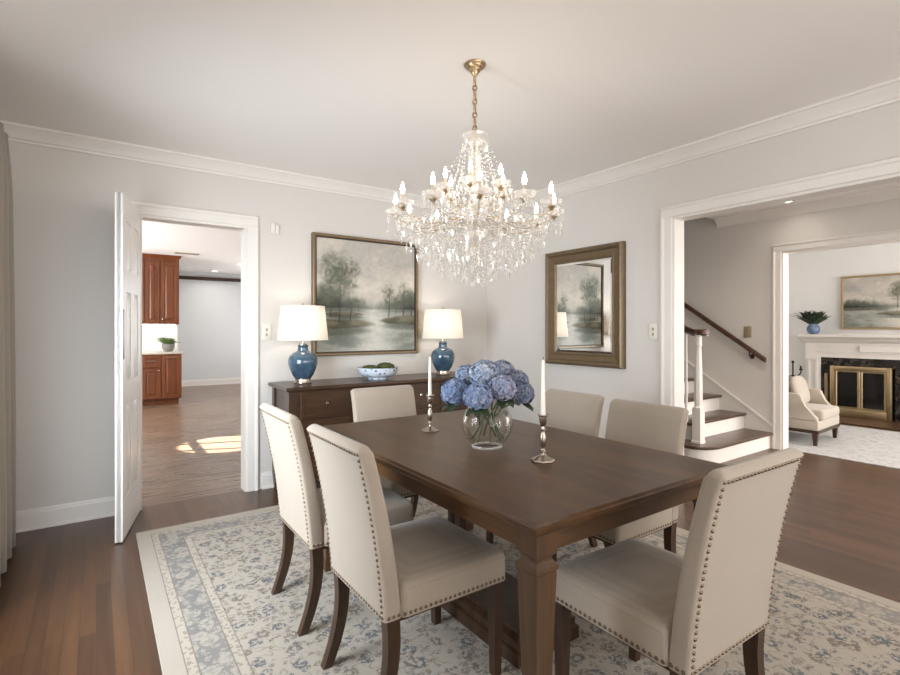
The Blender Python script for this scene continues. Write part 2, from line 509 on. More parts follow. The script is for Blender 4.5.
# ------------------------------------------------------------------ mesh helpers
class MB:
    def __init__(self):
        self.b = bmesh.new()

    def box(self, x0, x1, y0, y1, z0, z1, bev=0.0, seg=2):
        r = bmesh.ops.create_cube(self.b, size=1)
        vs = r['verts']
        M = Matrix.Translation(((x0 + x1) / 2, (y0 + y1) / 2, (z0 + z1) / 2)) @ Matrix.Diagonal((x1 - x0, y1 - y0, z1 - z0, 1))
        bmesh.ops.transform(self.b, matrix=M, verts=vs)
        if bev > 0:
            es = list({e for v in vs for e in v.link_edges})
            bmesh.ops.bevel(self.b, geom=es, offset=bev, segments=seg, profile=0.5, affect='EDGES')
        return self

    def loft(self, rings, close=True, caps=True):
        R_ = [[self.b.verts.new(p) for p in r] for r in rings]
        n = len(R_[0])
        for a, bb in zip(R_[:-1], R_[1:]):
            for i in range(n if close else n - 1):
                j = (i + 1) % n
                self.b.faces.new((a[i], a[j], bb[j], bb[i]))
        if caps and close:
            self.b.faces.new(list(reversed(R_[0])))
            self.b.faces.new(R_[-1])
        return self

    def lathe(self, prof, seg=24, c=(0, 0), axis=None):
        """prof: list of (r, z) bottom to top; r==0 closes"""
        rings = []
        for r, z in prof:
            if r <= 1e-6:
                rings.append([self.b.verts.new((c[0], c[1], z))])
            else:
                rings.append([self.b.verts.new((c[0] + r * math.cos(2 * PI * k / seg), c[1] + r * math.sin(2 * PI * k / seg), z)) for k in range(seg)])
        for a, bb in zip(rings[:-1], rings[1:]):
            if len(a) == 1 and len(bb) == 1:
                continue
            for i in range(seg):
                j = (i + 1) % seg
                if len(a) == 1:
                    self.b.faces.new((a[0], bb[j], bb[i]))
                elif len(bb) == 1:
                    self.b.faces.new((a[i], a[j], bb[0]))
                else:
                    self.b.faces.new((a[i], a[j], bb[j], bb[i]))
        return self

    def tube(self, pts, r, seg=8, caps=True):
        pts = [Vector(p) for p in pts]
        n = len(pts)
        rs = r if isinstance(r, (list, tuple)) else [r] * n
        rings = []
        up = None
        for i in range(n):
            d = (pts[min(i + 1, n - 1)] - pts[max(i - 1, 0)]).normalized()
            if up is None:
                up = Vector((0, 0, 1)) if abs(d.z) < 0.9 else Vector((1, 0, 0))
            s = d.cross(up).normalized()
            up = s.cross(d).normalized()
            rings.append([pts[i] + (s * math.cos(2 * PI * k / seg) + up * math.sin(2 * PI * k / seg)) * rs[i] for k in range(seg)])
        return self.loft(rings, True, caps)

    def sweep(self, prof, p0, p1, out, up=(0, 0, 1)):
        """extrude a closed 2D profile [(o,u)...] from p0 to p1; o along 'out', u along 'up'"""
        o, u = Vector(out), Vector(up)
        rings = [[Vector(p) + o * a + u * c for a, c in prof] for p in (p0, p1)]
        return self.loft(rings)

    def ball(self, c, r, seg=8, rings=6, sz=1.0):
        res = bmesh.ops.create_uvsphere(self.b, u_segments=seg, v_segments=rings, radius=1)
        rr = r if isinstance(r, (tuple, list)) else (r, r, r * sz)
        bmesh.ops.transform(self.b, matrix=Matrix.Translation(c) @ Matrix.Diagonal((*rr, 1)), verts=res['verts'])
        return self

    def bip(self, c, r, h0, h1, seg=6, flat=1.0, rot=0.0):
        """faceted drop: bipyramid with waist ring"""
        c = Vector(c)
        top = self.b.verts.new(c + Vector((0, 0, h1)))
        bot = self.b.verts.new(c - Vector((0, 0, h0)))
        ring = []
        for k in range(seg):
            a = 2 * PI * k / seg
            x, y = r * math.cos(a), r * flat * math.sin(a)
            ring.append(self.b.verts.new(c + Vector((x * math.cos(rot) - y * math.sin(rot), x * math.sin(rot) + y * math.cos(rot), 0))))
        for k in range(seg):
            j = (k + 1) % seg
            self.b.faces.new((ring[k], ring[j], top))
            self.b.faces.new((ring[j], ring[k], bot))
        return self

    def poly(self, pts):
        self.b.faces.new([self.b.verts.new(p) for p in pts])
        return self

    def move(self, M):
        bmesh.ops.transform(self.b, matrix=M, verts=self.b.verts)
        return self

    def mesh(self, name, mat, smooth=None):
        b = self.b
        bmesh.ops.recalc_face_normals(b, faces=b.faces)
        me = bpy.data.meshes.new(name)
        if smooth is not None:
            for f in b.faces:
                f.smooth = True
            for e in b.edges:
                if len(e.link_faces) == 2 and e.calc_face_angle(0) > R(smooth):
                    e.smooth = False
        b.to_mesh(me)
        b.free()
        if mat is not None:
            me.materials.append(MAT[mat] if isinstance(mat, str) else mat)
        return me

    def build(self, name, mat, parent=None, smooth=35, loc=None, rot=None):
        o = bpy.data.objects.new(name, self.mesh(name, mat, smooth))
        C.objects.link(o)
        if parent is not None:
            o.parent = parent
        if loc is not None:
            o.location = loc
        if rot is not None:
            o.rotation_euler = rot
        return o


def tag(o, label=None, cat=None, group=None, kind=None):
    if label:
        o['label'] = label
    if cat:
        o['category'] = cat
    if group:
        o['group'] = group
    if kind:
        o['kind'] = kind
    return o


def thing(name, label, cat, loc=(0, 0, 0), rz=0.0, group=None):
    o = bpy.data.objects.new(name, None)
    C.objects.link(o)
    o.empty_display_size = 0.1
    o.location = loc
    o.rotation_euler = (0, 0, rz)
    return tag(o, label, cat, group)


def struct(name, mb, mat, parent=None, smooth=35):
    o = mb.build(name, mat, parent, smooth)
    if parent is None:
        o['kind'] = 'structure'
    return o


def kids(o):
    return [c for c in list(C.objects) if c.parent == o]


def dup(root, loc, rz, label, group=None, scale=1.0):
    r = root.copy()
    r.scale = (scale,) * 3
    C.objects.link(r)
    r.location = loc
    r.rotation_euler = (0, 0, rz)
    r['label'] = label
    if group:
        r['group'] = group
    for ch in kids(root):
        c = ch.copy()
        C.objects.link(c)
        c.parent = r
        for g in kids(ch):
            d = g.copy()
            C.objects.link(d)
            d.parent = c
    return r


def rrect(w, d, r, n=3, cx=0, cy=0):
    """rounded rectangle outline in xy"""
    pts = []
    for sx, sy, a0 in ((1, 1, 0), (-1, 1, 90), (-1, -1, 180), (1, -1, 270)):
        for k in range(n + 1):
            a = R(a0 + 90 * k / n)
            pts.append((cx + sx * (w / 2 - r) + r * math.cos(a), cy + sy * (d / 2 - r) + r * math.sin(a)))
    return pts


# ------------------------------------------------------------------ room shell
H = 2.555
XL, XB, YA = -0.56, 3.41, 4.18        # left wall, right wall, back wall of the dining room
WT = 0.12
XC = 5.95                             # far wall of the hall
YF = -1.6
XE = 9.02                             # fireplace wall
DX0, DX1, DZ = 0.248, 0.972, 2.09    # kitchen doorway
OY1, OY0, OZ = 2.068, -0.55, 2.09    # wide opening to the hall
PY1, PY0, PZ = 2.37, -0.35, 2.10    # opening from hall to living room

struct('floor', MB().box(XL - WT, 9.14, -3.1, YA + 0.06, -0.1, 0), 'floor', smooth=None)
struct('floor_kitchen', MB().box(-1.4, 3.75, YA + 0.06, 12.75, -0.1, 0), 'floor_kitchen', smooth=None)
struct('ceiling', MB().box(XL - WT, XB + WT, YF - WT, YA + WT, H, H + 0.1), 'ceiling', smooth=None)
struct('ceiling_hall', MB().box(XB + WT, XC + WT, -3.1, 3.05, H, H + 0.1), 'ceiling', smooth=None)
struct('ceiling_living', MB().box(XC + WT, 9.14, -2.1, 4.1, H, H + 0.1), 'ceiling', smooth=None)
struct('ceiling_kitchen', MB().box(-1.4, 3.75, YA + WT, 12.75, H, H + 0.1), 'ceiling', smooth=None)
struct('ceiling_stairwell', MB().box(XB + WT, XC + WT, 3.05, 5.4, 4.9, 5.0), 'ceiling', smooth=None)

w = MB()
w.box(XL - WT, DX0, YA, YA + WT, 0, H).box(DX1, XB + WT, YA, YA + WT, 0, H).box(DX0, DX1, YA, YA + WT, DZ, H)
struct('wall_back', w, 'wall', smooth=None)
w = MB()
w.box(XB, XB + WT, OY1, YA, 0, H).box(XB, XB + WT, YF - WT, OY0, 0, H).box(XB, XB + WT, OY0, OY1, OZ, H)
struct('wall_right', w, 'wall', smooth=None)
WY0, WY1, WZ0, WZ1 = 1.5, 2.9, 0.4, 2.25
w = MB()
w.box(XL - WT, XL, YF - WT, WY0, 0, H).box(XL - WT, XL, WY1, YA, 0, H)
w.box(XL - WT, XL, WY0, WY1, 0, WZ0).box(XL - WT, XL, WY0, WY1, WZ1, H)
struct('wall_left', w, 'wall', smooth=None)
w = MB()
w.box(XL - WT, -0.1, YF - WT, YF, 0, H).box(3.1, XB + WT, YF - WT, YF, 0, H)
w.box(-0.1, 3.1, YF - WT, YF, 0, 0.4).box(-0.1, 3.1, YF - WT, YF, 2.4, H)
struct('wall_front', w, 'wall', smooth=None)
# hall
w = MB()
w.box(XC, XC + WT, PY1, 5.4, 0, 4.9).box(XC, XC + WT, -3.1, PY0, 0, 2.7).box(XC, XC + WT, PY0, PY1, PZ, 2.7)
struct('wall_hall_right', w, 'wall_hall', smooth=None)
w = MB()
w.box(XB + WT, XC + WT, 5.4, 5.52, 0, 5.0).box(XB, XB + WT, YA + WT, 5.4, 0, 5.0).box(XB, XB + WT, 3.05, YA + WT, H + 0.1, 5.0)
w.box(XB, XC, 2.95, 3.05, H + 0.1, 5.0)
struct('wall_stairwell', w, 'wall_hall', smooth=None)
w = MB()
w.box(XB + WT, 4.1, -3.1, -2.98, 0, H).box(5.3, XC + WT, -3.1, -2.98, 0, H).box(4.1, 5.3, -3.1, -2.98, 2.4, H)
w.box(XB, XB + WT, -3.1, YF - WT, 0, H)
struct('wall_hall_front', w, 'wall_hall', smooth=None)
# living room
struct('wall_fireplace', MB().box(XE, XE + WT, -2.1, 4.1, 0, H), 'wall_white', smooth=None)
struct('wall_living_back', MB().box(XC + WT, XE, 4.0, 4.1, 0, H), 'wall_white', smooth=None)
w = MB()
w.box(XC + WT, 6.4, -2.1, -2.0, 0, H).box(8.8, XE, -2.1, -2.0, 0, H).box(6.4, 8.8, -2.1, -2.0, 0, 0.55).box(6.4, 8.8, -2.1, -2.0, 2.45, H)
struct('wall_living_front', w, 'wall_white', smooth=None)
struct('wall_living_left', MB().box(XC + WT, XC + WT + 0.01, PY1 + 0.02, 4.0, 0, H).box(XC + WT, XC + WT + 0.01, -2.0, PY0 - 0.02, 0, H), 'wall_white', smooth=None)
# kitchen
struct('wall_kitchen_back', MB().box(-1.4, 3.75, 12.6, 12.72, 0, H), 'wall_kitchen', smooth=None)
struct('wall_kitchen_right', MB().box(3.62, 3.74, YA + WT, 9.0, 0, H).box(3.62, 3.74, 12.0, 12.6, 0, H).box(3.62, 3.74, 9.0, 12.0, 0, 0.5).box(3.62, 3.74, 9.0, 12.0, 2.3, H), 'wall_kitchen', smooth=None)
KW = (5.6, 6.6)
w = MB()
w.box(-1.2, -1.08, YA + WT, 5.6, 0, H).box(-1.2, -1.08, 9.6, 12.6, 0, H)
w.box(-1.2, -1.08, 5.6, 9.6, 0, 0.6).box(-1.2, -1.08, 5.6, 9.6, 2.35, H)
struct('wall_kitchen_left', w, 'wall_kitchen', smooth=None)


# windows (out of frame; they let the daylight in)
def window(name, axis, at, a0, a1, z0, z1, nx, nz):
    """frame with glazing bars in a wall plane; axis 'X' = plane x=at"""
    f = MB()
    def bar(p0, p1, q0, q1):
        if axis == 'X':
            f.box(at - 0.02, at + 0.02, p0, p1, q0, q1)
        else:
            f.box(p0, p1, at - 0.02, at + 0.02, q0, q1)
    bar(a0, a0 + 0.06, z0, z1)
    bar(a1 - 0.06, a1, z0, z1)
    bar(a0 + 0.06, a1 - 0.06, z0, z0 + 0.06)
    bar(a0 + 0.06, a1 - 0.06, z1 - 0.06, z1)
    for k in range(1, nx):
        p = a0 + (a1 - a0) * k / nx
        bar(p - 0.014, p + 0.014, z0 + 0.06, z1 - 0.06)
    for k in range(1, nz):
        q = z0 + (z1 - z0) * k / nz
        bar(a0 + 0.06, a1 - 0.06, q - 0.014, q + 0.014)
    o = struct(name, f, 'trim', smooth=None)
    g_ = MB()
    if axis == 'X':
        g_.box(at - 0.003, at + 0.003, a0 + 0.05, a1 - 0.05, z0 + 0.05, z1 - 0.05)
    else:
        g_.box(a0 + 0.05, a1 - 0.05, at - 0.003, at + 0.003, z0 + 0.05, z1 - 0.05)
    g_.build('pane', 'pane', o, None)
    return o


window('window_1', 'X', XL - 0.06, WY0, WY1, WZ0, WZ1, 3, 4)
window('window_2', 'Y', YF - 0.06, -0.1, 3.1, 0.4, 2.4, 4, 3)
window('window_3', 'X', -1.14, 5.6, 9.6, 0.6, 2.35, 15, 5)
window('window_added', 'X', 3.68, 9.0, 12.0, 0.5, 2.3, 6, 3)  # added out of view, lets the extra kitchen fill light in
window('window_4', 'Y', -2.05, 6.4, 8.8, 0.55, 2.45, 4, 3)

# crown mouldings
CROWN = [(0, 0), (0, -0.095), (0.012, -0.095), (0.015, -0.083), (0.026, -0.076), (0.036, -0.056), (0.052, -0.038), (0.064, -0.026), (0.07, -0.018), (0.08, -0.015), (0.08, 0)]
k = 0


def trim(mb, mat='trim'):
    global k
    k += 1
    return struct('trim_%d' % k, mb, mat, smooth=25)


def crown(p0, p1, out, s=1.0):
    return trim(MB().sweep([(a * s, c * s) for a, c in CROWN], p0, p1, out))


crown((XL, YA, H), (XB, YA, H), (0, -1, 0))
crown((XB, YF, H), (XB, YA, H), (-1, 0, 0))
crown((XL, YF, H), (XL, YA, H), (1, 0, 0))
crown((XC, -2.98, H), (XC, 3.04, H), (-1, 0, 0), 0.95)
crown((XE, -2.0, H), (XE, 4.0, H), (-1, 0, 0), 0.9)
BASE = [(0, 0), (0.026, 0), (0.026, 0.012), (0.016, 0.018), (0.016, 0.105), (0.012, 0.112), (0.012, 0.12), (0.006, 0.13), (0, 0.13)]


def baseboard(name, p0, p1, out):
    return struct(name, MB().sweep(BASE, p0, p1, out), 'trim', smooth=25)


baseboard('baseboard_back', (XL, YA, 0), (DX0 - 0.11, YA, 0), (0, -1, 0))
baseboard('baseboard_back_right', (DX1 + 0.112, YA, 0), (XB, YA, 0), (0, -1, 0))
baseboard('baseboard_right', (XB, OY1 + 0.095, 0), (XB, YA - 0.026, 0), (-1, 0, 0))
baseboard('baseboard_left', (XL, YF, 0), (XL, YA - 0.026, 0), (1, 0, 0))
baseboard('baseboard_kitchen', (-1.08, 12.6, 0), (3.62, 12.6, 0), (0, -1, 0))
baseboard('baseboard_hall', (XC, -2.98, 0), (XC, PY0 - 0.11, 0), (-1, 0, 0))
baseboard('baseboard_fireplace', (XE, 3.4, 0), (XE, 4.0, 0), (-1, 0, 0))


# door casings: jamb lining + moulded face boards
CAS = [(0, 0), (0.014, 0), (0.016, 0.004), (0.018, 0.07), (0.025, 0.08), (0.027, 0.086), (0.027, 0.1), (0.024, 0.104), (0, 0.104)]


def casing(axis, face, thick, a0, a1, z1, out, w=0.104, both=True):
    """axis 'X': wall is a y-plane (opening runs along x). face = room side plane, thick signed to the far side"""
    m = MB()
    s = w / 0.104
    prof = [(a, c * s) for a, c in CAS]
    for fpos, o in ((face, out), (face + thick, -out)) if both else ((face, out),):
        for edge, sgn in ((a0, -1), (a1, 1)):
            if axis == 'X':
                m.sweep(prof, (edge, fpos, 0), (edge, fpos, z1), (0, o, 0), (sgn, 0, 0))
            else:
                m.sweep(prof, (fpos, edge, 0), (fpos, edge, z1), (o, 0, 0), (0, sgn, 0))
        if axis == 'X':
            m.sweep(prof, (a0 - w, fpos, z1), (a1 + w, fpos, z1), (0, o, 0), (0, 0, 1))
        else:
            m.sweep(prof, (fpos, a0 - w, z1), (fpos, a1 + w, z1), (o, 0, 0), (0, 0, 1))
    lo, hi = min(face, face + thick), max(face, face + thick)
    j = 0.018
    for x0, x1, q0, q1 in ((a0 - 0.001, a0 + j, 0, z1), (a1 - j, a1 + 0.001, 0, z1), (a0 + j, a1 - j, z1 - j, z1 + 0.001)):
        if axis == 'X':
            m.box(x0, x1, lo - 0.003, hi + 0.003, q0, q1)
        else:
            m.box(lo - 0.003, hi + 0.003, x0, x1, q0, q1)
    return trim(m)


casing('X', YA, WT, DX0, DX1, DZ, -1, 0.082)
casing('Y', XB, WT, OY0, OY1, OZ, -1, 0.078)
casing('Y', XC, WT, PY0, PY1, PZ, -1, 0.078)


# ------------------------------------------------------------------ open six-panel door
def panel_slab(width, height, th, cols, rows, stile, mb):
    """slab in local x (0..width), z (0..height), y centred, raised panels on both faces"""
    t2 = th / 2
    xs = []
    cw = (width - stile * (cols + 1)) / cols
    x = stile
    for _ in range(cols):
        xs.append((x, x + cw))
        x += cw + stile
    mb.box(0, width, -t2 + 0.009, t2 - 0.009, 0, height)
    # stiles
    edges = [0] + [e for p in xs for e in p] + [width]
    for i in range(0, len(edges), 2):
        mb.box(edges[i], edges[i + 1], -t2, t2, 0, height)
    zs = [0] + [e for p in rows for e in p] + [height]
    for (x0, x1) in xs:
        for i in range(0, len(zs), 2):
            mb.box(x0, x1, -t2, t2, zs[i], zs[i + 1])
        for (z0, z1) in rows:
            for sgn in (-1, 1):
                a = 0.03
                y0, y1 = sgn * (t2 - 0.009), sgn * (t2 - 0.001)
                rings = [[(x0 + 0.006, y0, z0 + 0.006), (x1 - 0.006, y0, z0 + 0.006), (x1 - 0.006, y0, z1 - 0.006), (x0 + 0.006, y0, z1 - 0.006)],
                         [(x0 + a, y1, z0 + a), (x1 - a, y1, z0 + a), (x1 - a, y1, z1 - a), (x0 + a, y1, z1 - a)]]
                mb.loft(rings)
    return mb


hinge = Vector((0.236, YA - 0.012))
near = Vector((0.109, 3.595))
dvec = near - hinge
dw = dvec.length
dm = panel_slab(dw, 2.086, 0.04, 2, [(0.24, 0.80), (0.95, 1.50), (1.64, 1.94)], 0.09, MB())
door = dm.build('door_1', 'door', None, 25, (hinge.x, hinge.y, 0.008), (0, 0, math.atan2(dvec.y, dvec.x)))
door['kind'] = 'structure'
# the face towards the doorway is local -y or +y; fit a push plate near the free edge on it
fs = 1 if (Matrix.Rotation(math.atan2(dvec.y, dvec.x), 3, 'Z') @ Vector((0, 1, 0))).x > 0 else -1
pp = MB().box(dw - 0.045, dw - 0.012, fs * 0.0205 - 0.002, fs * 0.0205 + 0.002, 1.09, 1.39, 0.001)
pp.build('push_plate', 'steel', door)

# ------------------------------------------------------------------ curtain at the left
cu = thing('curtain', 'greige pleated linen curtain hanging in the left corner', 'curtain', (XL + 0.11, 3.45, 0.012))
m = MB()
rows = []
ny = 90
for zi in range(13):
    z = 2.40 * zi / 12
    row = []
    for i in range(ny + 1):
        y = -0.5 + 1.02 * i / ny
        fl = 1.0 if zi < 11 else (0.85 if zi == 11 else 0.5)
        x = 0.056 * fl * math.sin(y * 2 * PI / 0.19 + 0.4 * math.sin(z * 1.3)) + 0.006 * math.sin(y * 31 + z * 2)
        row.append((x, y + 0.008 * math.sin(z * 3 + y * 9), z))
    rows.append(row)
m.loft(rows, close=False)
c_o = m.build('curtain_panel', 'curtain', cu, 60)
mod = c_o.modifiers.new('thick', 'SOLIDIFY')
mod.thickness = 0.004
m = MB()
m.tube([(0, -2.9, 2.42), (0, 0.53, 2.42)], 0.011, 10)
m.ball((0, 0.545, 2.42), 0.02)
m.build('curtain_rod', 'brass_old', cu)
for yy in (-2.8, 0.45):
    MB().box(-0.11, 0.0, yy - 0.008, yy + 0.008, 2.412, 2.428).build('rod_bracket', 'brass_old', cu)

# ------------------------------------------------------------------ dining-room rug
RX0, RX1, RY0, RY1 = 0.20, 3.055, 0.27, 3.70
rhx, rhy = (RX1 - RX0) / 2, (RY1 - RY0) / 2
MAT['rug'] = rug_material('persian_rug', rhx, rhy, srgb(170, 160, 148), srgb(92, 98, 104), srgb(118, 108, 97), srgb(178, 168, 154))
rug = MB().box(-rhx, rhx, -rhy, rhy, 0, 0.009, 0.003, 1).build('rug', 'rug', None, 30, ((RX0 + RX1) / 2, (RY0 + RY1) / 2, 0))
tag(rug, 'cream and grey-blue floral rug under the dining table', 'rug')
RUGZ = 0.009

# ------------------------------------------------------------------ dining table
TX0, TX1, TY0, TY1, TZ = 0.949, 1.985, 0.958, 2.622, 0.76
tcx, tcy = (TX0 + TX1) / 2, (TY0 + TY1) / 2
tw, tl = TX1 - TX0, TY1 - TY0
table = thing('dining_table', 'large rectangular walnut dining table with tapered legs', 'table', (tcx, tcy, RUGZ))
zt = TZ - RUGZ
m = MB()
def rect(hx, hy, z):
    return [(-hx, -hy, z), (hx, -hy, z), (hx, hy, z), (-hx, hy, z)]
hx, hy = tw / 2, tl / 2
m.loft([rect(hx - 0.022, hy - 0.022, zt - 0.042), rect(hx - 0.01, hy - 0.01, zt - 0.036), rect(hx - 0.002, hy - 0.002, zt - 0.026),
        rect(hx, hy, zt - 0.022), rect(hx, hy, zt - 0.012), rect(hx - 0.006, hy - 0.006, zt - 0.009), rect(hx - 0.008, hy - 0.008, zt - 0.001), rect(hx - 0.009, hy - 0.009, zt)])
m.build('tabletop', 'walnut', table, 20)
for sx in (-1, 1):
    MB().box(sx * (hx - 0.055) - 0.011, sx * (hx - 0.055) + 0.011, -hy + 0.07, hy - 0.07, zt - 0.105, zt - 0.041).build('apron', 'walnut', table, 20)
for sy in (-1, 1):
    MB().box(-hx + 0.07, hx - 0.07, sy * (hy - 0.055) - 0.011, sy * (hy - 0.055) + 0.011, zt - 0.105, zt - 0.041).build('apron', 'walnut_x', table, 20)


def sq(s, z):
    return [(-s, -s, z), (s, -s, z), (s, s, z), (-s, s, z)]
LEG = [(0.026, 0.0), (0.03, 0.012), (0.03, 0.05), (0.0235, 0.06), (0.0225, 0.08), (0.0385, 0.585), (0.0385, 0.60), (0.043, 0.606), (0.043, 0.618), (0.036, 0.624), (0.030, 0.632), (0.030, 0.64), (0.04, 0.652), (0.041, 0.66), (0.041, zt - 0.041)]
for sx in (-1, 1):
    for sy in (-1, 1):
        mm = MB().loft([sq(s, z) for s, z in LEG])
        mm.build('leg', 'walnut_z', table, 20, (sx * (hx - 0.06), sy * (hy - 0.06), 0))
# low trestle foot with two slim posts
m = MB()
m.loft([[(x, y, z) for x, y in ((1.29 - tcx - e, 1.40 - tcy - e), (1.63 - tcx + e, 1.40 - tcy - e), (1.63 - tcx + e, 2.22 - tcy + e), (1.29 - tcx - e, 2.22 - tcy + e))]
        for e, z in ((0, 0), (0.0, 0.05), (-0.012, 0.056), (-0.012, 0.085), (-0.035, 0.10), (-0.035, 0.115))])
m.build('trestle_foot', 'chair_leg', table, 20)
for px, py in ((1.46, 1.48), (1.535, 2.1)):
    MB().box(px - tcx - 0.02, px - tcx + 0.02, py - tcy - 0.02, py - tcy + 0.02, 0.113, zt - 0.041).build('trestle_post', 'chair_leg', table, 20)


# ------------------------------------------------------------------ dining chairs
def nails(mb, pts, normal, r=0.0064):
    n = Vector(normal).normalized()
    s = n.orthogonal().normalized()
    u = n.cross(s)
    for p in pts:
        p = Vector(p)
        top = mb.b.verts.new(p + n * r * 0.75)
        r1 = [mb.b.verts.new(p + (s * math.cos(a) + u * math.sin(a)) * r * 0.7 + n * r * 0.5) for a in [2 * PI * q / 7 for q in range(7)]]
        r2 = [mb.b.verts.new(p + (s * math.cos(a) + u * math.sin(a)) * r) for a in [2 * PI * q / 7 for q in range(7)]]
        for q in range(7):
            j = (q + 1) % 7
            mb.b.faces.new((r1[q], r1[j], top))
            mb.b.faces.new((r2[q], r2[j], r1[j], r1[q]))


def along(p0, p1, step=0.0195, ends=True):
    p0, p1 = Vector(p0), Vector(p1)
    n = max(1, round((p1 - p0).length / step))
    return [p0.lerp(p1, q / n) for q in range(n + 1)]


BW = 0.455
ZB0, ZB1 = 0.352, 0.918


def y_rear(z):
    f = (z - ZB0) / (ZB1 - ZB0)
    return -0.255 - 0.035 * f - 0.06 * f * f


def b_thick(z):
    f = (z - ZB0) / (ZB1 - ZB0)
    return 0.064 - 0.014 * f


def make_chair(label, group):
    t = thing('dining_chair', label, 'chair', (0, 0, 0), 0, group)
    # backrest: lofted slab
    m = MB()
    rings = []
    zs = [ZB0 + (ZB1 - 0.028 - ZB0) * q / 14 for q in range(15)]
    for z in zs:
        wv = BW * (0.985 + 0.03 * (z - ZB0) / (ZB1 - ZB0))
        th = b_thick(z)
        rings.append([(x, y, z) for x, y in rrect(wv, th, 0.014, 3, 0, y_rear(z) + th / 2)])
    for q in range(1, 6):
        a = R(90 * q / 5.3)
        z = ZB1 - 0.028 + 0.028 * math.sin(a)
        th0 = b_thick(ZB1)
        sh = 0.028 * (1 - math.cos(a))
        wv = BW * 1.015 - 2.2 * sh
        rings.append([(x, y, z) for x, y in rrect(wv, th0 - 2 * sh + 0.003, min(0.014, (th0 - 2 * sh) / 2.2), 3, 0, y_rear(ZB1) + th0 / 2)])
    m.loft(rings)
    back = m.build('backrest', 'linen', t, 50)
    # seat cushion
    m = MB()
    sw, y0, y1 = 0.462, -0.196, 0.245
    d = y1 - y0
    rings = []
    for e, z in ((0.0, ZB0), (0.0, 0.435), (0.004, 0.449), (0.014, 0.459)):
        rings.append([(x, y, z) for x, y in rrect(sw - 2 * e, d - 2 * e, 0.02, 4, 0, (y0 + y1) / 2)])
    for q in range(1, 7):
        f = q / 6.5
        s1, s2 = (sw - 0.028) * (1 - f), (d - 0.028) * (1 - f)
        z = 0.459 + 0.014 * (1 - (1 - f) ** 2.4)
        rings.append([(x, y, z) for x, y in rrect(s1, s2, min(0.02, s2 / 2.5), 4, 0, (y0 + y1) / 2)])
    m.loft(rings)
    seat = m.build('seat', 'linen', t, 50)
    # nailhead trim
    ins = 0.013
    zl = [ZB0 + 0.012 + (ZB1 - 0.04 - ZB0) * q / 28 for q in range(29)]
    for sx in (-1, 1):
        m = MB()
        for z in zl:
            wv = BW * (0.985 + 0.03 * (z - ZB0) / (ZB1 - ZB0))
            nails(m, [(sx * (wv / 2 - ins - 0.003), y_rear(z), z)], (0, -1, 0.14))
        nails(m, along((sx * BW * 0.4925, -0.24, ZB0 + 0.012), (sx * BW * 0.4925, -0.205, ZB0 + 0.012)), (sx, 0, 0))
        m.build('nailhead_trim', 'nail', back, 60)
    zt_ = ZB1 - 0.03
    for zn in (zt_, ZB0 + 0.012):
        m = MB()
        nails(m, along((-BW / 2 + 0.034, y_rear(zn), zn), (BW / 2 - 0.034, y_rear(zn), zn)), (0, -1, 0.1))
        m.build('nailhead_trim', 'nail', back, 60)
    for sx in (-1, 1):
        m = MB()
        nails(m, along((sx * sw / 2, -0.185, ZB0 + 0.012), (sx * sw / 2, y1 - 0.022, ZB0 + 0.012)), (sx, 0, 0))
        m.build('nailhead_trim', 'nail', seat, 60)
    m = MB()
    nails(m, along((-sw / 2 + 0.02, y1, ZB0 + 0.012), (sw / 2 - 0.02, y1, ZB0 + 0.012)), (0, 1, 0))
    m.build('nailhead_trim', 'nail', seat, 60)
    MB().box(-0.21, 0.21, -0.22, 0.225, ZB0 - 0.018, ZB0 + 0.004).build('seat_frame', 'chair_leg', t, 20)
    for sx in (-1, 1):
        MB().loft([sq(0.015, 0), sq(0.0155, 0.02), sq(0.0215, 0.34), sq(0.0215, 0.356)]).build('leg', 'chair_leg', t, 20, (sx * 0.198, 0.215, 0))
        rg = []
        for q in range(9):
            f = q / 8
            z = 0.356 * (1 - f)
            y = -0.222 - 0.058 * f ** 2.0 + 0.012 * math.sin(f * PI)
            s = 0.0215 - 0.0055 * f
            rg.append([(-s, y - s * 1.1, z), (s, y - s * 1.1, z), (s, y + s * 1.1, z), (-s, y + s * 1.1, z)])
        MB().loft(rg).build('leg', 'chair_leg', t, 30, (sx * 0.198, 0, 0))
    return t


GRP = 'dining chairs around the table'
ch = make_chair('linen dining chair on the left of the table, the nearer of the left pair', GRP)
ch.location = (0.99, 1.628, RUGZ)
ch.rotation_euler = (0, 0, -R(90))
dup(ch, (0.985, 2.275, RUGZ), -R(90.5), 'linen dining chair on the left of the table, behind the nearer left one', GRP)
dup(ch, (1.498, 0.975, RUGZ), R(-1), 'linen dining chair at the near end of the table, back turned at lower right', GRP)
dup(ch, (1.55, 2.675, RUGZ), R(180), 'linen dining chair at the far end of the table in front of the sideboard', GRP, 0.97)
dup(ch, (2.07, 1.585, RUGZ), R(90), 'linen dining chair on the right of the table, nearest to the wide opening', GRP, 0.96)
dup(ch, (2.12, 2.13, RUGZ), R(90), 'linen dining chair on the right of the table, below the mirror beside the vase', GRP, 0.96)

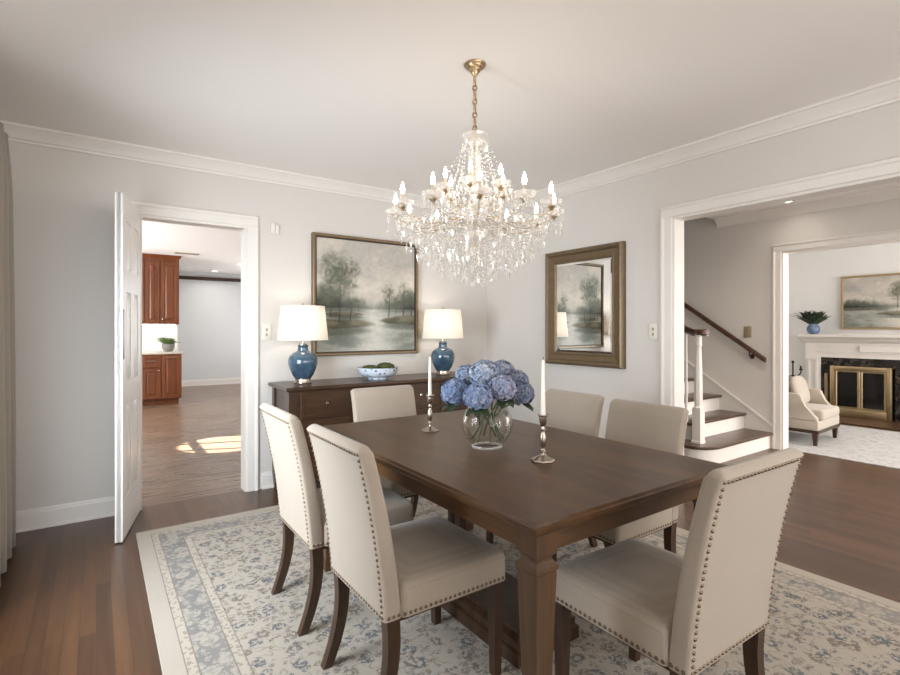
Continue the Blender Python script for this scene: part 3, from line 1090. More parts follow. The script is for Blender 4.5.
# ------------------------------------------------------------------ table settings: candlesticks, candles, vase with hydrangeas
def candlestick(label, loc):
    t = thing('candlestick', label, 'candlestick', loc, 0, 'silver candlesticks on the table')
    base = [(0.0, 0), (0.046, 0), (0.047, 0.004), (0.044, 0.009), (0.036, 0.012), (0.028, 0.017), (0.016, 0.022), (0.009, 0.028), (0.0, 0.028)]
    MB().lathe(base, 8).build('base', 'silver', t, 20)
    st = [(0.0, 0.027), (0.009, 0.027), (0.008, 0.034), (0.013, 0.04), (0.008, 0.046), (0.007, 0.052), (0.011, 0.062), (0.0135, 0.08), (0.012, 0.098), (0.007, 0.112), (0.007, 0.118), (0.012, 0.123), (0.008, 0.128),
          (0.0075, 0.138), (0.0, 0.138)]
    MB().lathe(st, 20).build('stem', 'silver', t, 40)
    cup = [(0.0, 0.137), (0.0085, 0.137), (0.0135, 0.15), (0.0155, 0.168), (0.0155, 0.175), (0.022, 0.18), (0.022, 0.184), (0.0145, 0.184), (0.0125, 0.182), (0.0125, 0.165), (0.0, 0.165)]
    MB().lathe(cup, 20).build('candle_cup', 'silver', t, 40)
    return t


def candle(label, loc, h):
    t = thing('taper_candle', label, 'candle', loc, 0, 'taper candles on the table')
    MB().lathe([(0, 0), (0.0105, 0), (0.0098, 0.02), (0.0058, h - 0.008), (0.004, h - 0.002), (0, h)], 16).build('candle_body', 'wax', t, 50)
    MB().tube([(0, 0, h - 0.003), (0.001, 0, h + 0.006), (0.003, 0, h + 0.011)], 0.0011, 5).build('wick', 'black_iron', t)
    return t


candlestick('silver candlestick standing left of the vase, far side of the table', (1.393, 2.167, TZ))
candle('white taper candle in the silver candlestick left of the vase', (1.393, 2.167, TZ + 0.165), 0.215)
candlestick('silver candlestick standing right of the vase, near side of the table', (1.441, 1.419, TZ))
candle('white taper candle in the silver candlestick right of the vase', (1.441, 1.419, TZ + 0.165), 0.235)

VX, VY = 1.412, 1.732
vase = thing('glass_vase', 'round clear glass vase of blue hydrangeas on the dining table', 'vase', (VX, VY, TZ))
outer = [(0.0, 0.0), (0.062, 0.0), (0.066, 0.004), (0.064, 0.012)]
for q in range(17):
    a = R(-54 + (180 - 54 - 34) * q / 16)
    outer.append((0.112 * math.cos(a), 0.104 + 0.112 * math.sin(a)))
outer.append((outer[-1][0] + 0.004, outer[-1][1] + 0.01))
inner = [(r - 0.0035 if r > 0.01 else 0, z + (0.006 if i < 4 else 0.0)) for i, (r, z) in enumerate(outer[3:])]
prof = outer + [(outer[-1][0] + 0.002, outer[-1][1] + 0.003)]
MB().lathe(prof, 40).build('vase_body', 'glass', vase, 60)
MB().lathe([(0.056, 0.0005), (0.066, 0.0005), (0.068, 0.004), (0.066, 0.009), (0.058, 0.010), (0.056, 0.0005)], 40).build('foot', 'crystal', vase, 60)  # whitish ring added to stand for the bright highlights at the base
wl = 0.115
wp = [(0.0, outer[4][1] + 0.003)] + [(r - 0.0045, z + 0.003) for r, z in outer[4:] if z < wl] + [(0.0, wl)]
wp.insert(-1, (0.1068, wl))
MB().lathe(wp, 40).build('water', 'water', vase, 60)

# pixel-derived centres of the flower heads: (px, py, depth) -> world with the calibrated camera
fw = Vector((math.sin(R(35)), math.cos(R(35)), 0))
rt = Vector((math.cos(R(35)), -math.sin(R(35)), 0))


def floret(mb, cl, c, n, size, col, rnd):
    n = n.normalized()
    s = n.orthogonal().normalized()
    u = n.cross(s)
    a0 = rnd.uniform(0, PI)
    for q in range(4):
        a = a0 + q * PI / 2
        d = s * math.cos(a) + u * math.sin(a)
        e = s * math.cos(a + PI / 2) + u * math.sin(a + PI / 2)
        lift = rnd.uniform(0.1, 0.9)
        pts = [c, c + d * size * 0.55 - e * size * 0.46 + n * size * lift * 0.5, c + d * size * 1.0 + n * size * lift * 0.35 - e * size * 0.1,
               c + d * size * 0.55 + e * size * 0.46 + n * size * lift * 0.5]
        vs = [mb.b.verts.new(p) for p in pts]
        f = mb.b.faces.new(vs)
        k_ = rnd.uniform(0.72, 1.14)
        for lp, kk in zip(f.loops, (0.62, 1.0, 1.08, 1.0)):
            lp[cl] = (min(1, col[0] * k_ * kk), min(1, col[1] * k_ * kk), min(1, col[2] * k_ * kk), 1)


def leaf_mesh(mb, p0, dirv, length, width, droop=0.4, up=Vector((0, 0, 1))):
    d = Vector(dirv).normalized()
    s = d.cross(up).normalized()
    L_, R_, M_ = [], [], []
    for q in range(7):
        f = q / 6
        wv = width * math.sin(PI * min(1, f * 0.93 + 0.05)) ** 0.8 * 0.5
        c = Vector(p0) + d * length * f + up * (-droop * length * f * f)
        L_.append(mb.b.verts.new(c - s * wv + up * wv * 0.25))
        R_.append(mb.b.verts.new(c + s * wv + up * wv * 0.25))
        M_.append(mb.b.verts.new(c))
    for q in range(6):
        mb.b.faces.new((L_[q], M_[q], M_[q + 1], L_[q + 1]))
        mb.b.faces.new((M_[q], R_[q], R_[q + 1], M_[q + 1]))


HEADS = [  # px, py, depth, radius, colour, label
    (478.3, 397.0, 2.075, 0.059, (122, 143, 182), 'blue hydrangea at the front centre of the bouquet, lowest head'),
    (502.7, 388.5, 2.115, 0.057, (144, 153, 184), 'lilac-blue hydrangea at the front right of the bouquet'),
    (455.5, 392.5, 2.20, 0.061, (114, 138, 182), 'blue hydrangea at the far left of the bouquet'),
    (484.0, 374, 2.20, 0.063, (144, 162, 190), 'pale blue hydrangea at the top centre of the bouquet'),
    (468.5, 377.0, 2.30, 0.058, (134, 154, 186), 'blue hydrangea behind the far left one, upper left of the bouquet'),
    (520.5, 393.5, 2.215, 0.056, (108, 122, 152), 'greyish blue hydrangea at the lower right of the bouquet'),
    (515.5, 382.0, 2.29, 0.056, (122, 134, 160), 'greyish blue hydrangea at the right, above the lower right one'),
    (502.0, 372, 2.33, 0.055, (132, 148, 176), 'small blue hydrangea at the top right of the bouquet, partly behind'),
]
for i, (px, py, d, rad, colr, lab) in enumerate(HEADS):
    rnd = random.Random(100 + i)
    c = fw * d + rt * ((px - 450) / 505 * d) + Vector((0, 0, CAM_H + (329 - py) / 505 * d))
    foot = Vector((VX, VY, TZ + 0.024))
    # stems spread like a fan in the water, on the side opposite to the head
    away = Vector((c.x - VX, c.y - VY, 0))
    fa = 2 * PI * i / 8 + 0.3
    foot = foot + Vector((math.cos(fa) * 0.074, math.sin(fa) * 0.074, 0.012))
    t = thing('hydrangea', lab, 'flower', foot, 0, 'hydrangeas in the glass vase')
    cc = c - foot
    m = MB()
    cl = m.b.loops.layers.float_color.new('Col')
    colr = tuple(int(0.86 * v_ + 0.14 * (sum(colr) / 3 + 8)) for v_ in colr)
    lin = srgb(*colr)
    ng = 300
    for q in range(ng):
        zf = 1 - 2 * (q + 0.5) / ng
        if zf < -0.72:
            continue
        rr = math.sqrt(1 - zf * zf)
        a = q * 2.399963
        n = Vector((rr * math.cos(a), rr * math.sin(a), zf))
        n = (n + Vector((rnd.uniform(-.28, .28), rnd.uniform(-.28, .28), rnd.uniform(-.28, .28)))).normalized()
        p = cc + Vector((n.x * rad, n.y * rad, n.z * rad * 0.93)) * rnd.uniform(0.92, 1.03)
        kcol = lin
        if rnd.random() < 0.25:
            kcol = srgb(min(255, colr[0] + 34), min(255, colr[1] + 22), min(255, colr[2] + 12))
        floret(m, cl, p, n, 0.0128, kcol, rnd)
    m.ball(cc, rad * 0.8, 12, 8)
    ld = srgb(*[int(v_ * 0.62) for v_ in colr])  # inner ball darkened to stand for the shade in gaps between petals
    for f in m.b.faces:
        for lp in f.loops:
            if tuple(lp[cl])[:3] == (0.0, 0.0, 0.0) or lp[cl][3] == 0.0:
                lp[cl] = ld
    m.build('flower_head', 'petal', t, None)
    neck = Vector((VX - foot.x, VY - foot.y, 0.12)) * 1.0 + Vector((math.cos(fa), math.sin(fa), 0)) * -0.03
    pts = []
    for q in range(9):
        f = q / 8
        a, b_, c_ = Vector((0, 0, 0)), neck, cc - Vector((0, 0, rad * 0.5))
        pts.append(a * (1 - f) ** 2 + b_ * 2 * f * (1 - f) + c_ * f * f)
    MB().tube(pts, 0.0038, 6).build('stem', 'stem', t, 60)
    out = away.normalized() if away.length > 1e-4 else Vector((0, -1, 0))
    for s in (-1, 0, 1):
        dv = Matrix.Rotation(s * R(46) + R(10), 3, 'Z') @ out
        m = MB()
        p0 = cc + Vector((0, 0, -rad * 0.7)) + dv * 0.004
        leaf_mesh(m, p0, dv + Vector((0, 0, -0.25)), 0.062, 0.045, 0.3)
        m.build('leaf', 'leaf', t, 60)

# ------------------------------------------------------------------ sideboard
SX0, SX1, SY0, SY1, SZ = 1.125, 2.995, 3.665, 4.145, 0.853
sb = thing('sideboard', 'dark mahogany sideboard with drawers against the back wall', 'sideboard', ((SX0 + SX1) / 2, (SY0 + SY1) / 2, 0))
sw, sd = SX1 - SX0, SY1 - SY0
a, b_ = sw / 2, sd / 2
m = MB().loft([rect(a - 0.02, b_ - 0.014, SZ - 0.036), rect(a - 0.006, b_ - 0.004, SZ - 0.028), rect(a, b_, SZ - 0.02), rect(a, b_, SZ - 0.006), rect(a - 0.005, b_ - 0.004, SZ)])
m.build('top', 'mahogany', sb, 20)
MB().box(-a + 0.035, a - 0.035, -b_ + 0.032, b_ - 0.01, 0.14, SZ - 0.035).build('body', 'mahogany', sb, 20)
for sx in (-1, 1):
    for sy in (-1, 1):
        MB().loft([sq(0.018, 0), sq(0.03, 0.14), sq(0.03, SZ - 0.036)]).build('leg', 'mahogany_z', sb, 20, (sx * (a - 0.055), sy * (b_ - 0.055), 0))
cw = (sw - 0.2) / 4
for q in range(4):
    x0 = -a + 0.1 + q * cw + 0.012
    x1 = -a + 0.1 + (q + 1) * cw - 0.012
    for z0, z1 in ((0.61, 0.805), (0.395, 0.59), (0.17, 0.375)):
        yf = -b_ + 0.03
        m = MB().box(x0, x1, yf - 0.012, yf + 0.004, z0, z1, 0.003, 1)
        # raised bead round the drawer front
        for p in ((x0 + 0.018, x1 - 0.018, z0 + 0.018, z0 + 0.026), (x0 + 0.018, x1 - 0.018, z1 - 0.026, z1 - 0.018),
                  (x0 + 0.018, x0 + 0.026, z0 + 0.026, z1 - 0.026), (x1 - 0.026, x1 - 0.018, z0 + 0.026, z1 - 0.026)):
            m.box(p[0], p[1], yf - 0.017, yf - 0.011, p[2], p[3])
        dr = m.build('drawer', 'mahogany', sb, 20)
        kn = MB().lathe([(0, 0), (0.008, 0), (0.006, 0.008), (0.013, 0.014), (0.014, 0.02), (0.009, 0.026), (0, 0.027)], 14)
        kn.move(Matrix.Translation(((x0 + x1) / 2, yf - 0.011, (z0 + z1) / 2 + 0.01)) @ Matrix.Rotation(R(90), 4, 'X'))
        kn.build('knob', 'silver', dr, 40)


# table lamps
def table_lamp(label, loc):
    t = thing('table_lamp', label, 'lamp', loc, 0, 'blue table lamps on the sideboard')
    MB().lathe([(0, 0), (0.068, 0), (0.07, 0.006), (0.068, 0.014), (0.062, 0.017), (0.06, 0.034), (0.064, 0.038), (0.06, 0.042), (0, 0.042)], 32).build('base', 'silver', t, 30)
    body = [(0, 0.04), (0.06, 0.04), (0.067, 0.046), (0.084, 0.072), (0.103, 0.115), (0.1135, 0.16), (0.112, 0.19), (0.1, 0.218), (0.076, 0.238), (0.052, 0.25), (0.041, 0.258), (0.0385, 0.275), (0.04, 0.295), (0.044, 0.3), (0.0, 0.3)]
    MB().lathe(body, 40).build('body', 'blue_glaze', t, 40)
    MB().lathe([(0, 0.3), (0.032, 0.3), (0.033, 0.31), (0.012, 0.314), (0.01, 0.36), (0.016, 0.362), (0.016, 0.40), (0, 0.40)], 20).build('neck', 'silver', t, 30)
    sh = MB()
    for (r0, z0, r1, z1) in ((0.194, 0.342, 0.168, 0.606),):
        n = 48
        rings = [[((r0 + (r1 - r0) * q / 5) * math.cos(2 * PI * k_ / n), (r0 + (r1 - r0) * q / 5) * math.sin(2 * PI * k_ / n), z0 + (z1 - z0) * q / 5) for k_ in range(n)] for q in range(6)]
        sh.loft(rings, True, False)
    so = sh.build('lamp_shade', 'shade', t, 60)
    rim = MB()
    for r_, z_ in ((0.194, 0.342), (0.168, 0.606)):
        rim.tube([(r_ * math.cos(2 * PI * k_ / 40), r_ * math.sin(2 * PI * k_ / 40), z_) for k_ in range(41)], 0.0022, 5, False)
    for k_ in range(3):
        an = 2 * PI * k_ / 3
        rim.tube([(0.012 * math.cos(an), 0.012 * math.sin(an), 0.598), (0.168 * math.cos(an), 0.168 * math.sin(an), 0.604)], 0.002, 5)
    rim.build('shade_rim', 'wax', so, 60)
    hp = MB()
    for s in (-1, 1):
        hp.tube([(0, 0, 0.385)] + [(s * 0.05 * math.sin(PI * q / 8), 0, 0.40 + 0.2 * q / 8) for q in range(9)], 0.0022, 6)
    hp.build('harp', 'brass_old', t, 60)
    MB().lathe([(0, 0.598), (0.006, 0.6), (0.005, 0.612), (0.009, 0.62), (0.006, 0.628), (0, 0.632)], 12).build('finial', 'brass_old', t, 40)
    l = bpy.data.lights.new('lamp_bulb_light', 'POINT')
    l.energy = LAMP_POWER
    l.color = (1.0, 0.86, 0.70)
    l.shadow_soft_size = 0.035
    lo = bpy.data.objects.new('lamp_bulb_light', l)
    C.objects.link(lo)
    lo.location = Vector(loc) + Vector((0, 0, 0.47))
    return t


table_lamp('blue ceramic table lamp with drum shade at the left end of the sideboard', (1.335, 3.93, SZ))
table_lamp('blue ceramic table lamp with drum shade on the sideboard, right of the landscape painting', (2.67, 3.93, SZ))

# porcelain bowl with moss
bowl = thing('porcelain_bowl', 'blue and white porcelain bowl of moss on the sideboard', 'bowl', (1.975, 3.9, SZ))
bp_ = [(0, 0), (0.085, 0), (0.088, 0.012), (0.084, 0.018), (0.13, 0.026), (0.157, 0.045), (0.171, 0.072), (0.174, 0.1), (0.169, 0.1), (0.165, 0.075), (0.15, 0.05), (0.10, 0.036), (0, 0.03)]
MB().lathe(bp_, 44).build('bowl_body', 'porcelain', bowl, 40)


def moss_ball(label, loc, r, sz):
    m = MB()
    res = bmesh.ops.create_icosphere(m.b, subdivisions=4, radius=1)
    rnd = random.Random(int(loc[0] * 1000))
    for v_ in res['verts']:
        k_ = 1 + 0.05 * math.sin(v_.co.x * 9 + 3) * math.cos(v_.co.y * 8) + rnd.uniform(-0.035, 0.035)
        v_.co = Vector((v_.co.x * r * k_, v_.co.y * r * k_, v_.co.z * r * sz * k_))
    o = m.build('moss_ball', 'moss', None, 60, loc)
    tag(o, label, 'moss', 'moss balls in the bowl')


moss_ball('left moss clump in the blue and white bowl', (1.897, 3.89, SZ + 0.093), 0.072, 0.42)
moss_ball('right moss clump in the blue and white bowl, the taller one', (2.05, 3.90, SZ + 0.100), 0.078, 0.48)


# ------------------------------------------------------------------ paintings and mirror
def vnoise(x, y, seed):
    rs = np.random.RandomState(seed)
    g = rs.rand(64, 64)
    xi, yi = np.floor(x).astype(int), np.floor(y).astype(int)
    fx, fy = x - xi, y - yi
    fx, fy = fx * fx * (3 - 2 * fx), fy * fy * (3 - 2 * fy)
    G = lambda i, j: g[i % 64, j % 64]
    return (G(xi, yi) * (1 - fx) + G(xi + 1, yi) * fx) * (1 - fy) + (G(xi, yi + 1) * (1 - fx) + G(xi + 1, yi + 1) * fx) * fy


def fbm(x, y, seed, octv=5):
    s, a, tot = 0, 0.5, 0
    for q in range(octv):
        s = s + a * vnoise(x * 2 ** q, y * 2 ** q, seed + q)
        tot += a
        a *= 0.55
    return s / tot


def sst(v, a, b):
    t_ = np.clip((v - a) / (b - a), 0, 1)
    return t_ * t_ * (3 - 2 * t_)


def landscape(U, V, aspect, trees, seed, shore):
    """generic misty river landscape; U, V in 0..1, returns sRGB 0..255"""
    def lay(c, col, m):
        m = np.clip(m, 0, 1)[..., None]
        return c * (1 - m) + np.array(col, float) * m
    X = U * aspect
    rs = np.random.RandomState(seed)
    brush = fbm(X * 40, V * 40, seed + 90)
    leafy = fbm(X * 46 + 11, V * 46, seed + 95)
    cl = fbm(X * 3.0 + V * 2, V * 5, seed)
    cl2 = fbm(X * 5 + 3 - V, V * 7, seed + 9)
    c = np.zeros(U.shape + (3,)) + np.array((196, 188, 175), float)
    c = lay(c, (168, 162, 154), sst(V, 0.55, 1.0) * 0.7)
    c = lay(c, (150, 146, 141), sst(cl, 0.42, 0.8) * 0.65 * sst(V, 0.45, 0.8))
    c = lay(c, (212, 202, 186), sst(cl2, 0.45, 0.8) * 0.6)
    hz = 0.385
    # mist and tree masses, far to near
    for k_, (amp, wid, colr, op, nsc, soft) in enumerate(((0.15, 0.6, (158, 158, 148), 0.7, 5, 0.10), (0.17, 0.9, (100, 106, 97), 0.85, 8, 0.11), (0.17, 1.0, (40, 46, 40), 0.95, 12, 0.13))):
        side = np.clip(np.abs(U - 0.55) / (0.42 if k_ < 2 else 0.40), 0, 1) ** (0.4 + 0.45 * k_)
        top = hz + 0.03 + amp * (0.3 + 0.9 * fbm(X * nsc, X * 0 + k_, seed + 20 + k_)) * (0.2 + wid * side)
        n2 = fbm(X * 16, V * 16, seed + 30 + k_)
        m_ = sst(top + 0.13 * (n2 - 0.5) - V, -0.05, soft) * op * (0.25 + 0.75 * side if k_ else 0.85)
        c = lay(c, colr, m_ * (0.75 + 0.25 * sst(hz + 0.12 - V, 0, 0.1)))
    # river
    wv = fbm(X * 4, V * 26, seed + 50)
    river = sst(hz - V + 0.006 * (wv - .5), -0.008, 0.012)
    c = lay(c, (196, 192, 182), river)
    c = lay(c, (214, 207, 195), river * sst(wv, 0.45, 0.75) * 0.6)
    mid = np.exp(-((U - 0.56 - 0.12 * (0.3 - V)) / (0.12 + 0.35 * np.clip(hz - V, 0, 1))) ** 2)
    c = lay(c, (132, 135, 126), river * (1 - mid) * (0.45 + 0.5 * fbm(X * 5, V * 16, seed + 52)))
    c = lay(c, (100, 107, 98), river * (1 - mid) * sst(fbm(X * 3.3, V * 10, seed + 53), 0.42, 0.7) * 0.8)
    c = lay(c, (74, 80, 70), river * sst(V - hz + 0.05, 0, 0.05) * np.clip(np.abs(U - 0.55) / 0.3, 0, 1) * 0.8)
    # banks
    for (bu, bv, bw, bh, sg) in shore:
        nn = fbm(X * 8, V * 20, seed + 60)
        rr = ((U - bu) / bw) ** 2 + ((V - bv + 0.03 * (nn - .5)) / bh) ** 2
        msk = sst(1 - rr, -0.1, 0.5)
        c = lay(c, (82, 88, 78), sst(1 - ((U - bu) / bw) ** 2 - ((V - bv + bh * 1.2) / bh) ** 2, -0.1, 0.8) * 0.65)
        c = lay(c, (118, 110, 88), msk * 0.85)
        c = lay(c, (82, 82, 66), msk * sst(nn, 0.35, 0.65) * 0.8)
        c = lay(c, (66, 68, 56), msk * sst(bv - V + bh * 0.1, 0, bh * 0.8) * 0.6)
    # trees: soft clumps of foliage over thin branching limbs
    for (tu, tv, th, cw_, dark) in trees:
        op = 0.2 if dark else 0.11
        limbs = []
        top = (tu + rs.uniform(-.01, .01), tv + th * 0.85)
        limbs.append(((tu, tv), (tu + 0.008, tv + th * 0.4), 0.0045))
        limbs.append(((tu + 0.008, tv + th * 0.4), top, 0.0022))
        for q in range(9):
            f = rs.uniform(0.35, 0.8)
            sg = -1 if q % 2 else 1
            p0 = (tu + 0.008 * min(1, f / 0.4), tv + th * f)
            limbs.append((p0, (p0[0] + sg * cw_ / aspect * rs.uniform(0.3, 0.75), p0[1] + th * rs.uniform(0.1, 0.25)), 0.0006))
        for (p0, p1, wd) in limbs:
            ax, ay = p0[0] * aspect, p0[1]
            bx, by = p1[0] * aspect, p1[1]
            L2 = (bx - ax) ** 2 + (by - ay) ** 2 + 1e-9
            tt = np.clip(((X - ax) * (bx - ax) + (V - ay) * (by - ay)) / L2, 0, 1)
            dd = np.hypot(X - ax - tt * (bx - ax), V - ay - tt * (by - ay))
            c = lay(c, (60, 57, 50), sst(wd * (1.2 - 0.5 * tt) + 0.003 - dd, 0, 0.005) * (0.8 if dark else 0.35) * (1.0 if wd > 0.002 else 0.35))
        for q in range(int(60 + 120 * cw_ / 0.17)):
            a = rs.uniform(0, 2 * PI)
            r_ = rs.uniform(0, 1) ** 0.7
            bx = tu * aspect + cw_ * r_ * math.cos(a)
            by = tv + th * (0.68 + 0.34 * r_ * math.sin(a))
            sz = rs.uniform(0.12, 0.34) * cw_ * (1.15 - 0.45 * r_)
            g_ = np.exp(-(((X - bx) / sz) ** 2 + ((V - by) / (sz * 0.8)) ** 2))
            g_ = g_ * (0.35 + 0.75 * sst(leafy, 0.3, 0.7))
            sh_ = rs.uniform(0.8, 1.35)
            c = lay(c, (80 * sh_, 82 * sh_, 68 * sh_), g_ * op)
    c *= (0.94 + 0.12 * brush)[..., None]
    return c


def painted_canvas(name, w_, h_, trees, shore, seed, parent, nx=170):
    ny_ = int(nx * h_ / w_)
    us, vs = np.linspace(0, 1, nx + 1), np.linspace(0, 1, ny_ + 1)
    U, V = np.meshgrid(us, vs)
    col = landscape(U, V, w_ / h_, trees, seed, shore) / 255
    col = np.clip(col, 0, 1)
    lin = np.where(col <= 0.04045, col / 12.92, ((col + 0.055) / 1.055) ** 2.4)
    verts = np.stack([(U - 0.5) * w_, np.zeros_like(U), V * h_], -1).reshape(-1, 3)
    fc = []
    for j in range(ny_):
        for i in range(nx):
            q = j * (nx + 1) + i
            fc.append((q, q + 1, q + nx + 2, q + nx + 1))
    nv = len(verts)
    # thin board behind
    vb = [(-w_ / 2, 0.012, 0), (w_ / 2, 0.012, 0), (w_ / 2, 0.012, h_), (-w_ / 2, 0.012, h_)]
    cor = [0, nx, (ny_ + 1) * (nx + 1) - 1, ny_ * (nx + 1)]
    fc.append((nv + 3, nv + 2, nv + 1, nv))
    me = bpy.data.meshes.new(name)
    me.from_pydata([tuple(p) for p in verts] + vb, [], fc)
    at_ = me.color_attributes.new('Col', 'FLOAT_COLOR', 'POINT')
    full = np.ones((nv + 4, 4))
    full[:nv, :3] = lin.reshape(-1, 3)
    full[nv:, :3] = 0.3
    at_.data.foreach_set('color', full.ravel())
    me.materials.append(MAT['canvas'])
    o = bpy.data.objects.new(name, me)
    C.objects.link(o)
    o.parent = parent
    return o


def frame_ring(mb, w_, h_, prof):
    """mitred picture frame in local xz, front is -y. prof: (inward offset, y) from the outer back edge"""
    rings = []
    for off, y in prof:
        rings.append([(-w_ / 2 + off, y, off), (w_ / 2 - off, y, off), (w_ / 2 - off, y, h_ - off), (-w_ / 2 + off, y, h_ - off)])
    rings.append(rings[0])
    vs = [[mb.b.verts.new(p) for p in r] for r in rings[:-1]]
    vs.append(vs[0])
    for a_, bb in zip(vs[:-1], vs[1:]):
        for i in range(4):
            j = (i + 1) % 4
            mb.b.faces.new((a_[i], a_[j], bb[j], bb[i]))
    return mb


TREES_A = [(0.07, 0.31, 0.28, 0.10, True), (0.215, 0.265, 0.62, 0.19, True), (0.32, 0.285, 0.2, 0.06, True), (0.13, 0.31, 0.22, 0.09, True), (0.40, 0.36, 0.13, 0.07, False),
           (0.715, 0.32, 0.30, 0.075, True), (0.87, 0.33, 0.2, 0.1, True), (0.96, 0.33, 0.24, 0.1, True), (0.79, 0.35, 0.14, 0.07, False), (0.88, 0.35, 0.30, 0.09, False)]
SHORE_A = [(0.10, 0.245, 0.48, 0.05, 1), (0.97, 0.285, 0.36, 0.045, 1), (0.26, 0.335, 0.2, 0.02, 1)]
pw, ph = 1.035, 1.045
pt = thing('landscape_painting', 'large misty river landscape in a slim bronze frame above the sideboard', 'painting', (2.008, YA - 0.002, 1.05))
m = frame_ring(MB(), pw, ph, [(0, 0), (0, -0.045), (0.006, -0.049), (0.02, -0.047), (0.024, -0.04)  , (0.026, -0.02), (0.026, 0)])
m.build('frame', 'bronze', pt, 20)
m = frame_ring(MB(), pw - 0.05, ph - 0.05, [(0, 0), (0, -0.036), (0.009, -0.034), (0.01, -0.006), (0.01, 0)])
m.build('frame_liner', 'bronze_dark', pt, 20, (0, 0, 0.025))
cv = painted_canvas('canvas', pw - 0.066, ph - 0.066, TREES_A, SHORE_A, 11, pt)
cv.location = (0, -0.026, 0.033)

mw, mh = 0.832, 1.003
mi = thing('wall_mirror', 'rectangular mirror in a wide bronze frame on the right wall', 'mirror', (XB - 0.002, (3.287 + 2.457) / 2, 0.966), -R(90))
m = frame_ring(MB(), mw, mh, [(0, 0), (0, -0.035), (0.008, -0.05), (0.02, -0.055), (0.034, -0.05), (0.044, -0.04), (0.07, -0.034), (0.09, -0.03), (0.096, -0.035), (0.106, -0.033), (0.112, -0.022), (0.112, 0)])
m.build('frame', 'bronze', mi, 12)
m = frame_ring(MB(), mw - 0.08, mh - 0.08, [(0, -0.0395), (0.002, -0.0415), (0.005, -0.0415), (0.007, -0.0385)])
m.build('frame_liner', 'bronze_dark', mi, 20, (0, 0, 0.04))
g = MB()
gw, gh = mw - 0.22, mh - 0.22
b0 = 0.02
o4 = [(-gw / 2, -0.018, 0), (gw / 2, -0.018, 0), (gw / 2, -0.018, gh), (-gw / 2, -0.018, gh)]
i4 = [(-gw / 2 + b0, -0.0215, b0), (gw / 2 - b0, -0.0215, b0), (gw / 2 - b0, -0.0215, gh - b0), (-gw / 2 + b0, -0.0215, gh - b0)]
bk = [(-gw / 2, -0.010, 0), (gw / 2, -0.010, 0), (gw / 2, -0.010, gh), (-gw / 2, -0.010, gh)]
g.loft([bk, o4, i4])
g.build('mirror_glass', 'mirror', mi, None, (0, 0, 0.11))


# switches, plates
def switch_plate(name, label, loc, rz, w_, h_, mat='plate', holes=2, cat='light switch'):
    t = thing(name, label, cat, loc, rz)
    MB().box(-w_ / 2, w_ / 2, -0.008, 0, -h_ / 2, h_ / 2, 0.002, 2).build('cover_plate', mat, t, 30)
    for q in range(holes):
        zz = (q - (holes - 1) / 2) * 0.04
        MB().box(-0.006, 0.006, -0.014, -0.007, zz - 0.010, zz + 0.010, 0.001, 1).build('toggle', 'slot', t, 30)
    return t


switch_plate('light_switch', 'ivory switch plate on the back wall between doorway and left lamp', (1.121, YA - 0.0005, 1.255), 0, 0.072, 0.125)
switch_plate('light_switch', 'ivory switch plate on the right wall between mirror and wide opening', (XB - 0.0005, 2.217, 1.26), -R(90), 0.072, 0.118)
switch_plate('light_switch', 'brass-toned switch plate on the hall wall above the stair handrail', (XC - 0.0005, 2.708, 1.247), -R(90), 0.08, 0.125, 'plate_dark', 1)
t = thing('door_chime', 'small white chime box high on the back wall beside the doorway', 'chime box', (1.188, YA - 0.0005, 2.094))
MB().box(-0.034, -0.004, -0.02, 0, -0.044, 0.044, 0.003, 2).build('housing', 'trim', t, 30)
MB().box(0.0, 0.030, -0.016, 0, -0.044, 0.03, 0.003, 2).build('side_cover', 'trim', t, 30)


# ------------------------------------------------------------------ chandelier
CX, CY = 1.494, 1.925
chd = thing('chandelier', 'crystal chandelier with candle bulbs hanging over the dining table', 'chandelier', (CX, CY, H))
chd.scale = (0.953,) * 3
MB().lathe([(0, -0.064), (0.008, -0.064), (0.012, -0.056), (0.018, -0.048), (0.02, -0.04), (0.028, -0.034), (0.03, -0.026), (0.042, -0.02), (0.046, -0.013), (0.054, -0.01), (0.056, -0.004), (0.053, 0), (0, 0)], 32).build('canopy', 'brass_old', chd, 30)
m = MB()
zc, kq = -0.060, 0
links = []
while zc > -0.34:
    big = kq % 2 == 0
    L_ = 0.052 if big else 0.034
    w_ = 0.0125 if big else 0.010
    pts = []
    for q in range(17):
        a = 2 * PI * q / 16
        pts.append((w_ * math.cos(a), 0, zc - L_ / 2 + (L_ / 2) * math.sin(a)))
    mm = MB().tube(pts, 0.0042, 6, False)
    mm.move(Matrix.Rotation(R(125) if kq % 2 else R(35), 4, 'Z'))
    tmp = mm.mesh('tmp', None)
    m.b.from_mesh(tmp)
    bpy.data.meshes.remove(tmp)
    zc -= L_ - 0.009
    kq += 1
m.build('chain', 'brass_old', chd, 60)
zb = lambda z: z - 2.62                         # world height -> local
col_prof = [(0.0, 1.70), (0.012, 1.70), (0.03, 1.72), (0.05, 1.745), (0.055, 1.77), (0.04, 1.79), (0.02, 1.80), (0.018, 1.83), (0.035, 1.85), (0.05, 1.875), (0.045, 1.90), (0.025, 1.92), (0.018, 1.95), (0.03, 1.98), (0.045, 2.01),
            (0.04, 2.04), (0.022, 2.06), (0.018, 2.09), (0.03, 2.11), (0.036, 2.15), (0.026, 2.18), (0.022, 2.20), (0.04, 2.225), (0.062, 2.25), (0.066, 2.262), (0.045, 2.262), (0.012, 2.262), (0, 2.262)]
MB().lathe([(r, zb(z)) for r, z in col_prof], 12).build('column', 'crystal', chd, 20)
MB().tube([(0, 0, zb(2.29)), (0, 0, zb(1.69))], 0.006, 8).build('rod', 'brass_old', chd)
